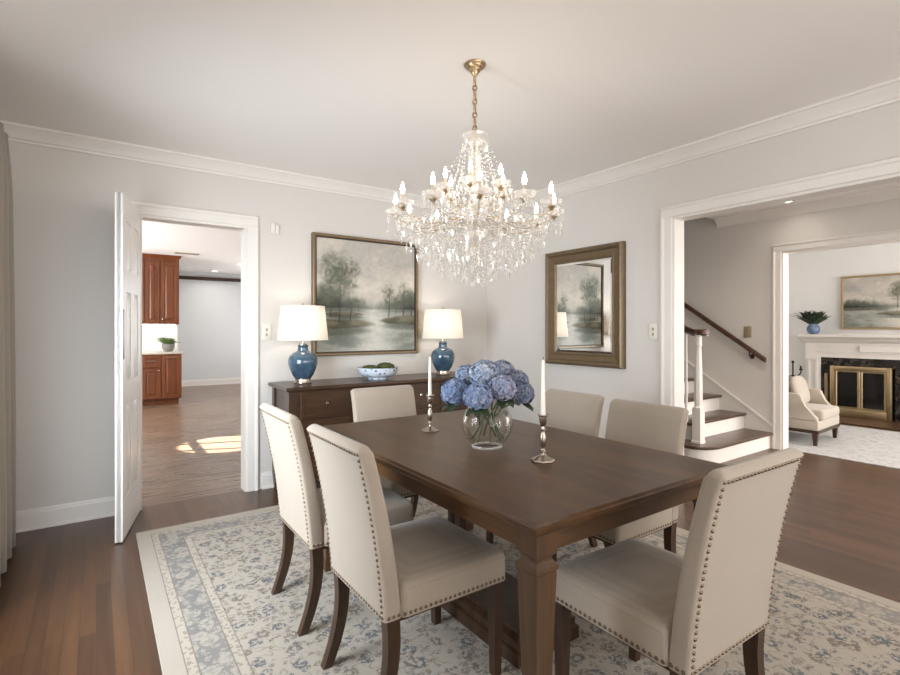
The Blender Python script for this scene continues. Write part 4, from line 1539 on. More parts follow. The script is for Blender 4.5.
MB().lathe([(0, zb(1.80)), (0.05, zb(1.802)), (0.075, zb(1.815)), (0.075, zb(1.83)), (0.05, zb(1.843)), (0, zb(1.845))], 24).build('hub', 'crystal', chd, 40)

# shared meshes of the arm's pieces
def bob(r):
    p = MB()
    n = 24
    rings = []
    for q, (rr, z) in enumerate(((0.008, -0.004), (0.02, -0.002), (r * 0.8, 0.005), (r, 0.024))):
        rings.append([(rr * (1 + (0.10 * abs(math.cos(k_ * PI * 8 / n)) if q > 1 else 0)) * math.cos(2 * PI * k_ / n), rr * (1 + (0.10 * abs(math.cos(k_ * PI * 8 / n)) if q > 1 else 0)) * math.sin(2 * PI * k_ / n), z) for k_ in range(n)])
    p.loft(rings, True, False)
    return p.mesh('bobeche', 'crystal', 25)


me_bob = bob(0.049)
me_slv = MB().lathe([(0, 0), (0.013, 0.0), (0.013, 0.006), (0.0078, 0.010), (0.0078, 0.058), (0, 0.058)], 14).mesh('candle_sleeve', 'sleeve', 40)
me_cup = MB().lathe([(0, -0.022), (0.005, -0.022), (0.011, -0.012), (0.018, -0.004), (0.019, 0.0), (0, 0.0)], 14).mesh('cup', 'brass_old', 40)
me_blb = MB().lathe([(0, 0), (0.0065, 0.0), (0.0075, 0.006), (0.0098, 0.016), (0.0098, 0.023), (0.0074, 0.036), (0.0038, 0.047), (0.0014, 0.055), (0, 0.057)], 12).mesh('bulb', 'bulb', 60)


def arm_mesh(rad, z_hub, z_cup, dip, rod=False):
    m = MB()
    pts = []
    for q in range(19):
        f = q / 18
        x = 0.04 + (rad - 0.04) * (f ** 0.9)
        z = z_hub + (z_cup - 0.02 - z_hub) * f ** 2.2 - dip * math.sin(PI * f ** 0.85) + 0.03 * math.sin(2 * PI * f) * (1 - f)
        pts.append((x, 0, z))
    pts.append((rad, 0, z_cup - 0.006))
    if rod:
        m.tube([(x, 0, z + 0.0065) for x, y_, z in pts], 0.0034, 6)
        return m.mesh('arm_rod', 'brass_old', 30)
    m.tube(pts, 0.0062, 6)
    # glass beads threaded on the arm
    for q in range(2, 18, 3):
        m.ball(pts[q], 0.0105, 8, 6)
    return m.mesh('arm', None, 30)


drops = []        # (position, kind)
beads = []        # small bead positions (stuff)


def link_mesh(name, me, parent, loc=(0, 0, 0), rz=0.0):
    o = bpy.data.objects.new(name, me)
    C.objects.link(o)
    o.parent = parent
    o.location = loc
    o.rotation_euler = (0, 0, rz)
    return o


lv = fw * -1
for n_arm, rad, zcup, zhub, dip, a0 in ((12, 0.40, 1.855, 1.835, 0.05, math.atan2(lv.y, lv.x)), (6, 0.158, 1.972, 1.90, 0.03, math.atan2(lv.y, lv.x) - R(10))):
    mea = arm_mesh(rad, zb(zhub), zb(zcup), dip)
    mea.materials.append(MAT['crystal'])
    mer = arm_mesh(rad, zb(zhub), zb(zcup), dip, True)
    for q in range(n_arm):
        an = a0 + 2 * PI * q / n_arm
        arm = link_mesh('arm', mea, chd, (0, 0, 0), an)
        link_mesh('arm_rod', mer, arm)
        link_mesh('cup', me_cup, arm, (rad, 0, zb(zcup)))
        link_mesh('bobeche', me_bob, arm, (rad, 0, zb(zcup)))
        link_mesh('candle_sleeve', me_slv, arm, (rad, 0, zb(zcup) + 0.001))
        link_mesh('bulb', me_blb, arm, (rad, 0, zb(zcup) + 0.058))
        cx, cy = rad * math.cos(an), rad * math.sin(an)
        for w_ in range(6):
            b1 = 2 * PI * (w_ + 0.5) / 6 + an
            x, y = cx + 0.045 * math.cos(b1), cy + 0.045 * math.sin(b1)
            ln_ = 0.03 if n_arm == 12 else 0.018
            zz = zcup + 0.014
            beads.append((x, y, zz - 0.012, 0.005))
            if n_arm == 12 and w_ % 2 == 0:
                for s_ in range(5):
                    beads.append((x, y, zz - 0.026 - 0.014 * s_, 0.0045))
                drops.append((x, y, zz - 0.098))
            else:
                drops.append((x, y, zz - 0.026))
        # swags of beads between neighbouring arms and from the column crown to the arm
        nx_, ny_ = rad * math.cos(an + 2 * PI / n_arm), rad * math.sin(an + 2 * PI / n_arm)
        for s_ in range(1, 12):
            f = s_ / 12
            beads.append((cx + (nx_ - cx) * f, cy + (ny_ - cy) * f, zcup - 0.005 - (0.085 if n_arm == 12 else 0.06) * 4 * f * (1 - f), 0.0048))
        if n_arm == 6 or q % 2 == 0:
            zt2 = 2.245
            for s_ in range(1, 22 if n_arm == 12 else 14):
                f = s_ / (22 if n_arm == 12 else 14)
                rr = 0.06 + (rad - 0.07 - 0.06) * f
                zz = zt2 + (zcup + 0.0 - zt2) * f - 0.07 * 4 * f * (1 - f)
                beads.append((rr * math.cos(an), rr * math.sin(an), zz, 0.0048))
# hanging curtain of drops, stepping inwards and down
for rr, n_, ztop, zbot in ((0.345, 26, 1.79, 1.675), (0.29, 24, 1.79, 1.625), (0.235, 20, 1.80, 1.585), (0.175, 16, 1.80, 1.55), (0.115, 11, 1.80, 1.53), (0.055, 6, 1.78, 1.505), (0.0, 1, 1.75, 1.487)):
    for q in range(n_):
        an = 2 * PI * (q + 0.5 * random.random()) / n_
        x, y = rr * math.cos(an), rr * math.sin(an)
        zend = zbot - 0.014 + random.uniform(-0.008, 0.012)
        z = ztop - random.uniform(0, 0.02)
        while z > zend + 0.045:
            beads.append((x, y, z, 0.0052))
            z -= 0.0165
        drops.append((x, y, zend + 0.032))
        if rr > 0.1:
            drops.append((x + 0.012 * math.cos(an), y + 0.012 * math.sin(an), zend + 0.11))
# rings that carry the curtain
m = MB()
for rr, z in ((0.345, 1.80), (0.29, 1.80), (0.235, 1.81), (0.175, 1.81), (0.115, 1.81)):
    m.tube([(rr * math.cos(2 * PI * q / 48), rr * math.sin(2 * PI * q / 48), zb(z)) for q in range(49)], 0.0025, 5, False)
for q in range(6):
    an = 2 * PI * q / 6
    m.tube([(0.04 * math.cos(an), 0.04 * math.sin(an), zb(1.82)), (0.345 * math.cos(an), 0.345 * math.sin(an), zb(1.80))], 0.003, 5)
m.build('drop_ring', 'crystal', chd, 60)
# chains of beads from the top cup down to the upper and lower arms
for n_, rr1, z1_, sag in ((12, 0.14, 2.0, 0.075),):
    for q in range(n_):
        an = 2 * PI * (q + 0.5) / n_
        n_b = 18
        for s_ in range(1, n_b):
            f = s_ / n_b
            rr = 0.06 + (rr1 - 0.06) * f
            zz = 2.25 + (z1_ - 2.25) * f - sag * 4 * f * (1 - f)
            beads.append((rr * math.cos(an), rr * math.sin(an), zz, 0.0056))
        drops.append((rr1 * math.cos(an), rr1 * math.sin(an), z1_ - 0.03))
for rr, z, n_ in ((0.062, 2.235, 14), (0.13, 1.93, 16), (0.09, 1.88, 12), (0.22, 1.87, 18), (0.28, 1.85, 20)):
    for q in range(n_):
        an = 2 * PI * (q + 0.3) / n_
        drops.append((rr * math.cos(an), rr * math.sin(an), z - 0.02 - 0.02 * random.random()))

camv = Vector((0, 0, CAM_H))
base = Vector((CX, CY, 0))
drops.sort(key=lambda p: (base + Vector(p) - camv).length - 0.6 * (2.0 - p[2]))
dm = MB().bip((0, 0, 0), 0.0128, 0.026, 0.014, 6, 0.55)
dm.bip((0, 0, 0.020), 0.0052, 0.006, 0.006, 5)
me_drop = dm.mesh('crystal_drop', 'crystal', None)
for q, (x, y, z) in enumerate(drops[:100]):
    link_mesh('crystal_drop', me_drop, chd, (x, y, zb(z)), math.atan2(y, x) + R(90) + random.uniform(-0.5, 0.5))
m = MB()
for x, y, z in drops[100:]:
    m.bip((x, y, zb(z)), 0.0128, 0.026, 0.014, 6, 0.55, math.atan2(y, x) + R(90) + random.uniform(-0.5, 0.5))
for x, y, z, r_ in beads:
    m.bip((x, y, zb(z)), r_, r_ * 1.05, r_ * 1.05, 5)
st_o = m.build('crystal_strands', 'crystal', chd, None)
st_o['kind'] = 'stuff'

# ------------------------------------------------------------------ hall: staircase, handrail, downlight
stair = thing('staircase', 'white staircase with dark wood treads and newel rising in the hall', 'staircase', (0, 0, 0))
rise, run = 0.172, 0.272
y0s = 2.47
sx0, sx1 = 4.86, XC
nst = 10
for q in range(nst):
    yb = y0s + q * run
    z1 = rise * (q + 1)
    if q == 0:
        # bullnose first tread
        def outline(e):
            pts = [(sx1, yb - 0.0 - e)]
            pts += [(4.86, yb - e)]
            for s_ in range(1, 13):
                a = R(-90 - 180 * s_ / 13)
                pts.append((4.86 - 0.0 + (0.20 + e) * math.cos(a) * 1.15, yb + 0.17 + (0.17 + e) * math.sin(a)))
            pts += [(4.86, yb + 0.34 + e), (sx1, yb + 0.34)]
            return pts
        m = MB()
        p = outline(0.0)
        m.loft([[(x, y, 0) for x, y in p], [(x, y, z1 - 0.028) for x, y in p]])
        m.build('riser', 'trim', stair, 30)
        m = MB()
        p1, p2 = outline(0.022), outline(0.028)
        m.loft([[(x, y, z1 - 0.028) for x, y in p1], [(x, y, z1 - 0.02) for x, y in p2], [(x, y, z1 - 0.008) for x, y in p2], [(x, y, z1) for x, y in p1]])
        m.build('tread', 'stair_wood', stair, 30)
        continue
    MB().box(sx0, sx1, yb, yb + 0.02, z1 - rise, z1 - 0.026).build('riser', 'trim', stair, 30)
    MB().box(sx0 - 0.028, sx1, yb - 0.028, yb + run + 0.02, z1 - 0.028, z1, 0.008, 2).build('tread', 'stair_wood', stair, 30)
# closed side panel below the flight
m = MB()
ye = y0s + nst * run
m.loft([[(sx0, y0s + 0.3, 0), (sx0, ye, 0), (sx0, ye, rise * nst - 0.03), (sx0, y0s + run, rise * 1 - 0.03 + 0.0), (sx0, y0s + 0.3, rise - 0.03)],
        [(sx0 + 0.02, y0s + 0.3, 0), (sx0 + 0.02, ye, 0), (sx0 + 0.02, ye, rise * nst - 0.03), (sx0 + 0.02, y0s + run, rise - 0.03), (sx0 + 0.02, y0s + 0.3, rise - 0.03)]])
m.build('stringer', 'trim', stair, 20)
m = MB()
for q in range(1, nst):
    yb = y0s + q * run
    m.box(sx0, sx0 + 0.02, yb, yb + run, rise * q - 0.03, rise * (q + 1) - 0.028)
m.build('stringer_face', 'trim', stair, 20)
# wall skirting that follows the slope
sk = MB()
ya, za, yb_, zb_ = 2.435, 0.225, 2.435 + 2.9, 0.225 + 2.9 * 0.67
sk.loft([[(x, 2.42, 0.0), (x, ya, za), (x, yb_, zb_), (x, yb_, zb_ - 0.34), (x, 2.75, 0.0)] for x in (XC - 0.018, XC - 0.001)])
sk.build('wall_skirting', 'wall_hall', stair, 20)
MB().loft([[(x, ya, za - 0.004), (x, ya, za + 0.018), (x, yb_, zb_ + 0.018), (x, yb_, zb_ - 0.004)] for x in (XC - 0.026, XC - 0.001)]).build('skirting_cap', 'trim', stair, 20)
# newel and balusters
NX, NY = 4.80, 2.64
m = MB()
def sqa(s, z, n=8):
    return [(NX + s * x, NY + s * y, z) for x, y in ((-1, -1), (0, -1), (1, -1), (1, 0), (1, 1), (0, 1), (-1, 1), (-1, 0))]
def oct_(r_, z):
    return [(NX + r_ * math.cos(R(225 + 45 * q)), NY + r_ * math.sin(R(225 + 45 * q)), z) for q in range(8)]
m.loft([sqa(0.046, rise), sqa(0.046, rise + 0.02), sqa(0.041, rise + 0.026), sqa(0.041, rise + 0.33), oct_(0.05, rise + 0.345), oct_(0.034, rise + 0.36), oct_(0.036, rise + 0.38), oct_(0.041, rise + 0.42), oct_(0.036, rise + 0.7), oct_(0.028, rise + 0.93), oct_(0.036, rise + 0.95), oct_(0.032, rise + 0.97), oct_(0.032, 1.225)])
m.build('newel_post', 'trim', stair, 25)
for q in range(1, nst - 1):
    for s_ in (0.07, 0.2):
        yb = y0s + q * run + s_
        z0 = rise * (q + 1)
        zr = 1.22 + (yb - 2.72) * (rise / run) - 0.02 if yb > 2.72 else 1.22
        MB().lathe([(0, z0), (0.017, z0), (0.017, z0 + 0.1), (0.011, z0 + 0.13), (0.015, z0 + 0.2), (0.0095, zr - 0.03), (0.0095, zr), (0, zr)], 8, (4.885, yb)).build('baluster', 'trim', stair, 30)
rp = [(4.80, 2.55, 1.245), (4.815, 2.632, 1.245), (4.85, 2.72, 1.245), (4.885, 2.82, 1.275)]
for q in range(1, 10):
    rp.append((4.885, 2.82 + q * 0.25, 1.275 + q * 0.25 * rise / run))
m = MB()
m.tube(rp, 0.034, 10)
m.lathe([(0, 1.222), (0.05, 1.222), (0.062, 1.232), (0.062, 1.26), (0.05, 1.272), (0, 1.275)], 24, (4.80, 2.60))
m.build('handrail', 'rail_wood', stair, 40)

hr = thing('wall_handrail', 'dark wood handrail sloping along the hall wall above the stairs', 'handrail', (XC - 0.07, 2.50, 0.945))
m = MB()
sl = 0.695
rings = []
for yy in (0.0, 2.6):
    rings.append([(x, yy, z + yy * sl) for x, z in ((-0.026, -0.012), (-0.03, 0.008), (-0.022, 0.028), (0, 0.034), (0.022, 0.028), (0.03, 0.008), (0.026, -0.012), (0.014, -0.026), (-0.014, -0.026))])
m.loft(rings)
m.build('rail', 'rail_wood', hr, 30)
for yy in (0.16, 1.2, 2.3):
    m = MB()
    m.tube([(0.0, yy, yy * sl - 0.024), (0, yy, yy * sl - 0.06), (0.03, yy, yy * sl - 0.08), (0.066, yy, yy * sl - 0.08)], 0.008, 8)
    m.ball((0.062, yy, yy * sl - 0.08), (0.008, 0.028, 0.028), 10, 8)
    m.build('bracket', 'bronze_dark', hr, 40)


def downlight(label, x, y, power):
    t = thing('recessed_light', label, 'ceiling light', (x, y, H))
    MB().lathe([(0.05, -0.001), (0.075, -0.001), (0.078, -0.006), (0.05, -0.008), (0.05, -0.001)], 24).build('rim', 'trim', t, 40)
    MB().lathe([(0, -0.003), (0.05, -0.003), (0.05, -0.0005), (0, -0.0005)], 24).build('lens', 'downlight', t, 40)
    l = area('downlight_beam', (x, y, H - 0.012), (0, 0, -1), 0.09, 0.09, power, (1.0, 0.93, 0.84), 150)
    l.data.shape = 'DISK'


downlight('small round recessed light in the hall ceiling above the opening', 5.62, 2.19, 0.9)
downlight('round recessed light in the kitchen ceiling near the doorway\'s right edge', 2.307, 10.49, 9)
downlight('round recessed light in the kitchen ceiling close to the far wall', 2.12, 12.0, 5)
downlight('added unseen recessed light in the hall ceiling, towards the front', 4.7, 0.6, 12)  # out-of-view lamp added to brighten the hall
downlight('added unseen recessed light in the hall ceiling by the stairs', 4.6, 1.9, 12)  # second added lamp, also unseen, for more hall light
vt = thing('ceiling_vent', 'flat white vent grille in the kitchen ceiling above the cabinet end', 'vent', (1.25, 9.5, H))
MB().box(-0.2, 0.2, -0.1, 0.1, -0.008, -0.0005).build('vent_frame', 'plate', vt, 30)
m = MB()
for q in range(8):
    m.box(-0.18, 0.18, -0.085 + q * 0.023, -0.075 + q * 0.023, -0.011, -0.007)
m.build('slat', 'slot', vt, 30)

# ------------------------------------------------------------------ kitchen
kitchen_trim = struct('trim_kitchen', MB().box(-1.08, 3.62, 12.54, 12.6, 2.385, 2.455), 'dark_trim')


def cab_door(parent, x0, x1, yf, z0, z1, knob=None, handle=None, name='door'):
    m = MB()
    s = 0.055
    m.box(x0, x1, yf - 0.012, yf, z0, z1)
    for p in ((x0, x0 + s, z0, z1), (x1 - s, x1, z0, z1), (x0 + s, x1 - s, z0, z0 + s), (x0 + s, x1 - s, z1 - s, z1)):
        m.box(p[0], p[1], yf - 0.024, yf - 0.011, p[2], p[3], 0.002, 1)
    if z1 - z0 > 0.3:
        i = s + 0.012
        m.loft([[(x0 + i, yf - 0.011, z0 + i), (x1 - i, yf - 0.011, z0 + i), (x1 - i, yf - 0.011, z1 - i), (x0 + i, yf - 0.011, z1 - i)],
                [(x0 + i + .02, yf - 0.02, z0 + i + .02), (x1 - i - .02, yf - 0.02, z0 + i + .02), (x1 - i - .02, yf - 0.02, z1 - i - .02), (x0 + i + .02, yf - 0.02, z1 - i - .02)]])
    d = m.build(name, 'cherry', parent, 20)
    if knob:
        MB().ball((knob[0], yf - 0.04, knob[1]), 0.016, 10, 8).tube([(knob[0], yf - 0.022, knob[1]), (knob[0], yf - 0.036, knob[1])], 0.006, 6).build('knob', 'silver', d, 50)
    if handle:
        xa, xb, z = handle
        MB().tube([(xa, yf - 0.02, z), (xa, yf - 0.045, z), (xb, yf - 0.045, z), (xb, yf - 0.02, z)], 0.006, 6).build('handle', 'silver', d, 50)
    return d


KY = 9.7
lc = thing('base_cabinet', 'cherry wood base cabinet under the kitchen worktop', 'cabinet', (0.88, KY + 0.3, 0))
ox, oy = 0.88, KY + 0.3
MB().box(0.60 - ox, 1.195 - ox, -0.28, 0.3, 0.1, 0.855).box(0.63 - ox, 1.16 - ox, -0.22, 0.3, 0, 0.1).build('body', 'cherry', lc, 20)
cab_door(lc, 0.612 - ox, 0.882 - ox, -0.28, 0.115, 0.62, (0.855 - ox, 0.585))
cab_door(lc, 0.612 - ox, 0.882 - ox, -0.28, 0.64, 0.845, None, (0.68 - ox, 0.81 - ox, 0.745), 'drawer')
cab_door(lc, 0.897 - ox, 1.185 - ox, -0.28, 0.115, 0.845, None, (0.95 - ox, 1.13 - ox, 0.80))
uc = thing('wall_cabinet', 'cherry wood wall cabinet with crown above the kitchen worktop', 'cabinet', (0.88, KY + 0.42, 1.36))
MB().box(0.42 - ox, 1.185 - ox, -0.16, 0.18, 0, 1.10).build('body', 'cherry', uc, 20)
cab_door(uc, 0.44 - ox, 0.66 - ox, -0.16, 0.02, 1.08, (0.63 - ox, 0.06))
cab_door(uc, 0.672 - ox, 0.885 - ox, -0.16, 0.02, 1.08, None)
cab_door(uc, 0.905 - ox, 1.175 - ox, -0.16, 0.02, 1.08, (0.93 - ox, 0.09))
m = MB()
cr = [(0, 0), (0.0, 0.03), (0.02, 0.05), (0.03, 0.075), (0.05, 0.10), (0.05, 0.12)]
m.loft([[(0.42 - ox, -0.16 - e, 1.10 + z), (1.185 - ox + e, -0.16 - e, 1.10 + z), (1.185 - ox + e, 0.18, 1.10 + z), (0.42 - ox, 0.18, 1.10 + z)] for e, z in cr])
m.build('crown', 'cherry', uc, 20)
MB().box(0.45 - ox, 1.15 - ox, 0.05, 0.07, -0.012, 0.0).build('under_cabinet_light', 'ledstrip', uc, 20)
ap = thing('wine_cooler', 'dark undercounter appliance at the left of the kitchen base cabinet', 'appliance', (0.38, KY + 0.3, 0))
MB().box(-0.2, 0.205, -0.28, 0.3, 0.02, 0.855).build('body', 'appliance', ap, 20)
MB().box(-0.19, 0.195, -0.3, -0.279, 0.1, 0.84, 0.004).build('glass_door', 'dark_glass', ap, 20)
MB().tube([(-0.15, -0.3, 0.79), (-0.15, -0.33, 0.79), (0.15, -0.33, 0.79), (0.15, -0.3, 0.79)], 0.008, 6).build('handle', 'steel', ap, 50)
wt = MB().box(0.16, 1.225, KY - 0.02, KY + 0.6, 0.856, 0.893, 0.006, 2).build('worktop', 'stone', None, 30)
tag(wt, 'pale stone worktop on the cherry kitchen cabinets', 'worktop')
sp = MB().box(0.16, 1.20, KY + 0.59, KY + 0.605, 0.893, 1.36).build('wall_splashback', 'tile', None, 30)
sp['kind'] = 'structure'
struct('wall_kitchen_partition', MB().box(-1.08, 1.2, KY + 0.605, KY + 0.72, 0, H), 'wall_kitchen')


def potted(name, label, cat, loc, pot_prof, pot_mat, leaf_mat, n, length, width, seed, arch=0.5, zsoil=0.1, r_s=0.03, upk=0.9):
    t = thing(name, label, cat, loc)
    MB().lathe(pot_prof, 28).build('pot', pot_mat, t, 40)
    rnd = random.Random(seed)
    for q in range(n):
        a = 2 * PI * q * 0.381966
        f = (q + 0.5) / n
        m = MB()
        el = upk * (1 - f * 0.5)
        d = Vector((math.cos(a) * (1 - el * 0.55), math.sin(a) * (1 - el * 0.55), el))
        L_ = length * rnd.uniform(0.8, 1.1) * (1 - 0.5 * max(0.0, math.cos(a)))
        p0 = Vector((r_s * f * math.cos(a), r_s * f * math.sin(a), zsoil))
        # fern frond: a midrib with paired leaflets
        d.normalize()
        side = Vector((-math.sin(a), math.cos(a), 0))
        rib = []
        for s_ in range(10):
            g_ = s_ / 9
            rib.append(p0 + d * L_ * g_ - Vector((0, 0, arch * L_ * g_ * g_)) + Vector((math.cos(a), math.sin(a), 0)) * arch * 0.5 * L_ * g_ * g_)
        m.tube(rib, [0.003 * (1 - 0.7 * s_ / 9) for s_ in range(10)], 4)
        for s_ in range(1, 10):
            g_ = s_ / 9
            wl_ = width * math.sin(PI * (0.15 + 0.8 * g_))
            dirf = (rib[s_] - rib[s_ - 1]).normalized()
            for sg in (-1, 1):
                b0_, tip = rib[s_], rib[s_] + side * sg * wl_ + dirf * wl_ * 0.55
                mid = (b0_ + tip) / 2
                m.poly([b0_, mid - dirf * wl_ * 0.26 + Vector((0, 0, 0.004)), tip, mid + dirf * wl_ * 0.26 + Vector((0, 0, 0.004))])
        m.build('frond', leaf_mat, t, None)
    return t


potted('potted_plant', 'green fern in a grey pot on the kitchen worktop', 'plant', (1.02, KY + 0.25, 0.893),
       [(0, 0), (0.06, 0), (0.085, 0.03), (0.1, 0.08), (0.1, 0.125), (0.092, 0.13), (0.085, 0.12), (0, 0.115)], 'pot', 'leaf_lite', 30, 0.25, 0.05, 3, 0.35, 0.115, 0.06, 1.0)

# ------------------------------------------------------------------ living room: fireplace and its things
fp = thing('fireplace', 'white fireplace mantel with black marble surround in the living room', 'fireplace', (XE, 2.3, 0))
fy0, fy1 = 1.35, 3.215              # outer width of the chimney piece (y)
L0, L1 = fy0 - 2.3, fy1 - 2.3
m = MB()
m.loft([[(-d_, L0 - e, z), (-d_, L1 + e, z), (-0.001, L1 + e, z), (-0.001, L0 - e, z)] for d_, e, z in ((0.13, 0.0, 1.075), (0.15, 0.01, 1.09), (0.19, 0.03, 1.115), (0.2, 0.04, 1.13), (0.25, 0.055, 1.16), (0.255, 0.06, 1.168), (0.255, 0.06, 1.2), (0.25, 0.055, 1.205))])
m.build('mantel_shelf', 'trim', fp, 20)
m = MB().box(-0.12, -0.001, L0, L1, 0.86, 1.08)
m.box(-0.135, -0.119, L0 + 0.22, L1 - 0.22, 0.93, 0.955).box(-0.135, -0.119, L0 + 0.22, L0 + 0.72, 1.02, 1.045).box(-0.135, -0.119, L1 - 0.72, L1 - 0.22, 1.02, 1.045)
m.box(-0.15, -0.119, -0.24, 0.24, 0.95, 1.045, 0.006, 1)
m.build('frieze', 'trim', fp, 20)
for s0, s1 in ((L0, L0 + 0.19), (L1 - 0.19, L1)):
    m = MB().box(-0.12, -0.001, s0, s1, 0, 0.86)
    m.box(-0.135, -0.119, s0, s1, 0, 0.14).box(-0.132, -0.119, s0 + 0.03, s0 + 0.06, 0.14, 0.86).box(-0.132, -0.119, s1 - 0.06, s1 - 0.03, 0.14, 0.86).box(-0.14, -0.119, s0 - 0.0, s1, 0.82, 0.86)
    m.build('pilaster', 'trim', fp, 20)
m = MB()
fo0, fo1 = 2.16 - 2.3, 2.92 - 2.3
m.box(-0.085, -0.001, L0 + 0.19, fo0 - 0.0, 0, 0.86).box(-0.085, -0.001, fo1, L1 - 0.19, 0, 0.86).box(-0.085, -0.001, fo0, fo1, 0.73, 0.86)
m.build('marble_surround', 'marble', fp, 20)
MB().box(-0.03, -0.001, fo0, fo1, 0.0, 0.73).build('firebox', 'firebox_black', fp, 20)  # flat near-black slab closing the firebox opening
MB().box(-0.75, -0.086, L0 + 0.1, L1 - 0.1, 0.0, 0.012, 0.003, 1).build('hearth', 'stair_wood', fp, 20)
for yy in (L1 - 0.19 - 0.09, L0 + 0.19 + 0.04):
    MB().box(-0.092, -0.084, yy, yy + 0.045, 0.2, 0.62, 0.003, 1).build('brass_reflection', 'brass', fp, 20)  # strips that stand for brass reflections on the polished marble

fs_ = thing('fire_screen', 'brass framed fire doors with two smoked glass panes in the fireplace', 'fire screen', (XE - 0.12, 2.54, 0.012))
sw_, sh_ = 0.71, 0.73
m = MB()
for p in ((-sw_ / 2, -sw_ / 2 + 0.055, 0, sh_), (sw_ / 2 - 0.055, sw_ / 2, 0, sh_), (-sw_ / 2 + 0.055, sw_ / 2 - 0.055, sh_ - 0.06, sh_), (-sw_ / 2 + 0.055, sw_ / 2 - 0.055, 0, 0.12)):
    m.box(-0.02, 0.02, p[0], p[1], p[2], p[3], 0.006, 2)
m.build('frame', 'brass', fs_, 30)
for a_, b2 in ((-sw_ / 2 + 0.057, -0.002), (0.002, sw_ / 2 - 0.057)):
    m = MB()
    for p in ((a_, a_ + 0.028, 0.122, sh_ - 0.062), (b2 - 0.028, b2, 0.122, sh_ - 0.062), (a_ + 0.028, b2 - 0.028, 0.122, 0.145), (a_ + 0.028, b2 - 0.028, sh_ - 0.085, sh_ - 0.062)):
        m.box(-0.015, 0.012, p[0], p[1], p[2], p[3], 0.003, 1)
    dd = m.build('glass_door', 'brass', fs_, 30)
    MB().box(-0.004, 0.004, a_ + 0.026, b2 - 0.026, 0.143, sh_ - 0.083).build('pane', 'dark_glass', dd, None)
    kx = a_ + 0.012 if a_ > 0 else b2 - 0.012
    MB().ball((-0.028, kx, 0.42), 0.012, 10, 8).build('knob', 'brass', dd, 50)

TREES_B = [(0.52, 0.32, 0.55, 0.14, True), (0.08, 0.36, 0.2, 0.1, False), (0.2, 0.36, 0.16, 0.1, True), (0.7, 0.34, 0.24, 0.12, True), (0.9, 0.34, 0.32, 0.12, True), (0.62, 0.34, 0.2, 0.1, True)]
SHORE_B = [(0.72, 0.27, 0.42, 0.05, 1), (0.1, 0.37, 0.3, 0.02, 1)]
pt2 = thing('landscape_painting', 'wide misty lake landscape in a pale frame above the fireplace mantel', 'painting', (XE - 0.002, 2.18, 1.275), -R(90))
m = frame_ring(MB(), 1.23, 0.775, [(0, 0), (0, -0.03), (0.006, -0.035), (0.024, -0.033), (0.03, -0.02), (0.03, 0)])
m.build('frame', 'brass_old', pt2, 20)
cv2 = painted_canvas('canvas', 1.17, 0.715, TREES_B, SHORE_B, 41, pt2, 120)
cv2.location = (0, -0.02, 0.03)

potted('potted_plant', 'dark green fern in a blue round vase on the fireplace mantel', 'plant', (8.80, 3.075, 1.205),
       [(0, 0), (0.05, 0), (0.07, 0.018), (0.085, 0.06), (0.083, 0.095), (0.065, 0.13), (0.055, 0.143), (0.058, 0.152), (0.05, 0.152), (0.045, 0.138), (0, 0.138)], 'blue_pot', 'leaf', 44, 0.30, 0.075, 5, 0.25, 0.13, 0.04, 1.25)

# fire tools
ft = thing('fire_tool_stand', 'black iron fire tool stand beside the fireplace, behind the armchair', 'fire tools', (8.15, 3.10, 0))
MB().lathe([(0, 0), (0.1, 0), (0.1, 0.012), (0.04, 0.025), (0.012, 0.04), (0, 0.04)], 20).build('base', 'black_iron', ft, 40)
m = MB().tube([(0, 0, 0.03), (0, 0, 0.80)], 0.01, 8)
m.ball((0, 0, 0.81), 0.02)
m.build('pole', 'black_iron', ft, 40)
for s in (-1, 1):
    m = MB().tube([(0, 0, 0.62), (0, s * 0.05, 0.60), (0, s * 0.1, 0.66), (0, s * 0.1, 0.70)], 0.008, 6)
    m.lathe([(0, 0.70), (0.022, 0.70), (0.026, 0.715), (0.012, 0.72), (0.012, 0.76), (0, 0.76)], 10, (0, s * 0.1))
    m.build('branch', 'black_iron', ft, 40)
for s in (-1, 1):
    m = MB().tube([(0.03, s * 0.06, 0.06), (0.03, s * 0.06, 0.58)], 0.006, 6).tube([(0, 0, 0.575), (0.03, s * 0.06, 0.58)], 0.005, 6)
    m.box(0.02, 0.04, s * 0.06 - 0.03, s * 0.06 + 0.03, 0.04, 0.12)
    m.build('fire_tool', 'black_iron', ft, 40)

# living-room rug
lrx, lry = (8.1 - 6.09) / 2, (2.9 + 0.9) / 2
MAT['rug_living'] = rug_material('pale_rug', lrx, lry, srgb(186, 184, 182), srgb(150, 153, 160), srgb(172, 167, 162), srgb(198, 196, 193), 0.8, False, 0.8)
lr = MB().box(-lrx - 0.1, lrx, -lry, lry, 0, 0.01, 0.003, 1).build('rug', 'rug_living', None, 30, (6.09 + lrx, 1.0, 0))
tag(lr, 'pale blue-grey rug on the living room floor under the armchair', 'rug')

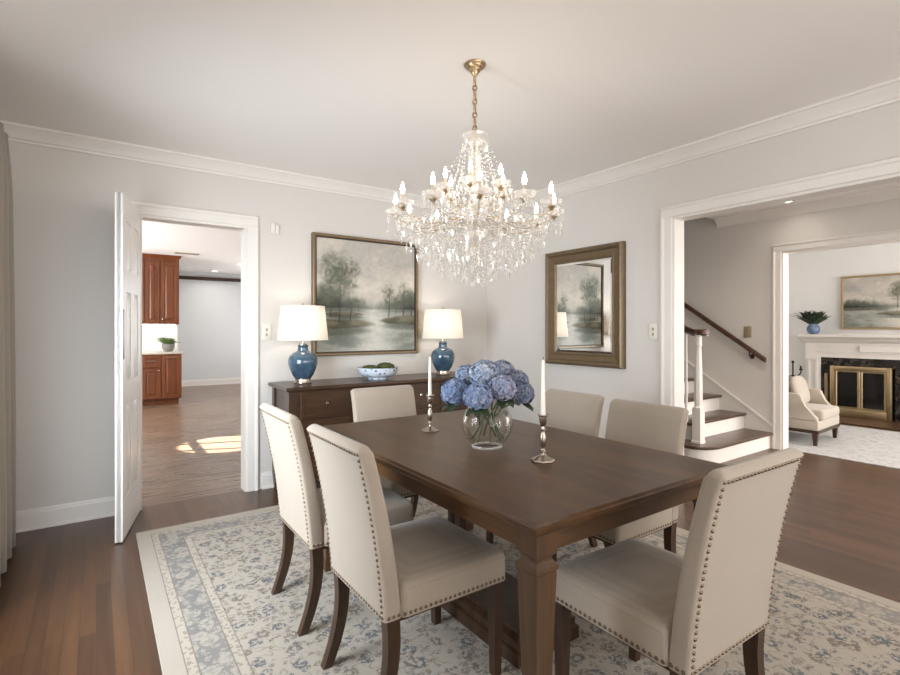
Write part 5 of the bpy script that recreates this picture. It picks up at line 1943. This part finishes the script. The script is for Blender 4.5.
# armchair (local: front = -y)
ac = thing('armchair', 'beige upholstered armchair with dark legs beside the fireplace', 'armchair', (6.72, 2.51, 0.01), R(3))
aw, ad = 0.74, 0.66
MB().box(-aw / 2, aw / 2, -ad / 2 + 0.02, ad / 2 - 0.02, 0.165, 0.27, 0.012, 2).build('seat_base', 'linen_far', ac, 40)
MB().box(-aw / 2 - 0.004, aw / 2 + 0.004, -ad / 2 + 0.016, ad / 2 - 0.016, 0.135, 0.167).build('plinth', 'chair_leg', ac, 20)
MB().box(-aw / 2 + 0.075, aw / 2 - 0.075, -ad / 2 - 0.005, ad / 2 - 0.16, 0.268, 0.385, 0.035, 4).build('seat_cushion', 'linen_far', ac, 50)
for s in (-1, 1):
    x0, x1 = s * (aw / 2 - 0.075), s * (aw / 2)
    prof = [(ad / 2 - 0.02, 0.265), (-ad / 2 + 0.03, 0.265), (-ad / 2 + 0.035, 0.30), (-ad / 2 + 0.09, 0.36), (-ad / 2 + 0.155, 0.42), (-ad / 2 + 0.175, 0.49), (-ad / 2 + 0.185, 0.53), (-ad / 2 + 0.21, 0.55), (ad / 2 - 0.02, 0.57)]
    mm = MB().loft([[(x, y, z) for y, z in prof] for x in (min(x0, x1), max(x0, x1))])
    bmesh.ops.bevel(mm.b, geom=list(mm.b.edges), offset=0.012, segments=2, profile=0.5, affect='EDGES')
    mm.build('armrest', 'linen_far', ac, 50)
mm = MB().loft([[(x, y, z) for y, z in ((ad / 2 - 0.17, 0.27), (ad / 2 - 0.02, 0.265), (ad / 2 + 0.07, 0.82), (ad / 2 + 0.04, 0.855), (ad / 2 - 0.05, 0.84))] for x in (-aw / 2 + 0.02, aw / 2 - 0.02)])
bmesh.ops.bevel(mm.b, geom=list(mm.b.edges), offset=0.018, segments=3, profile=0.5, affect='EDGES')
mm.build('backrest', 'linen_far', ac, 50)
for sx in (-1, 1):
    for sy in (-1, 1):
        MB().loft([sq(0.016, 0), sq(0.026, 0.137)]).build('leg', 'chair_leg', ac, 20, (sx * (aw / 2 - 0.035), sy * (ad / 2 - 0.055), 0))
pl = MB()
res = bmesh.ops.create_uvsphere(pl.b, u_segments=24, v_segments=16, radius=1)
for v_ in res['verts']:
    x, y, z = v_.co
    sgn = lambda q: -1 if q < 0 else 1
    v_.co = Vector((sgn(x) * abs(x) ** 0.55 * 0.2, y * 0.055, sgn(z) * abs(z) ** 0.55 * 0.17))
pl.move(Matrix.Rotation(R(-14), 4, 'X'))
po = pl.build('throw_pillow', 'linen_far', None, 60, (6.84, 2.53, 0.555), (0, 0, R(3)))
tag(po, 'cream throw pillow leaning in the armchair', 'pillow')
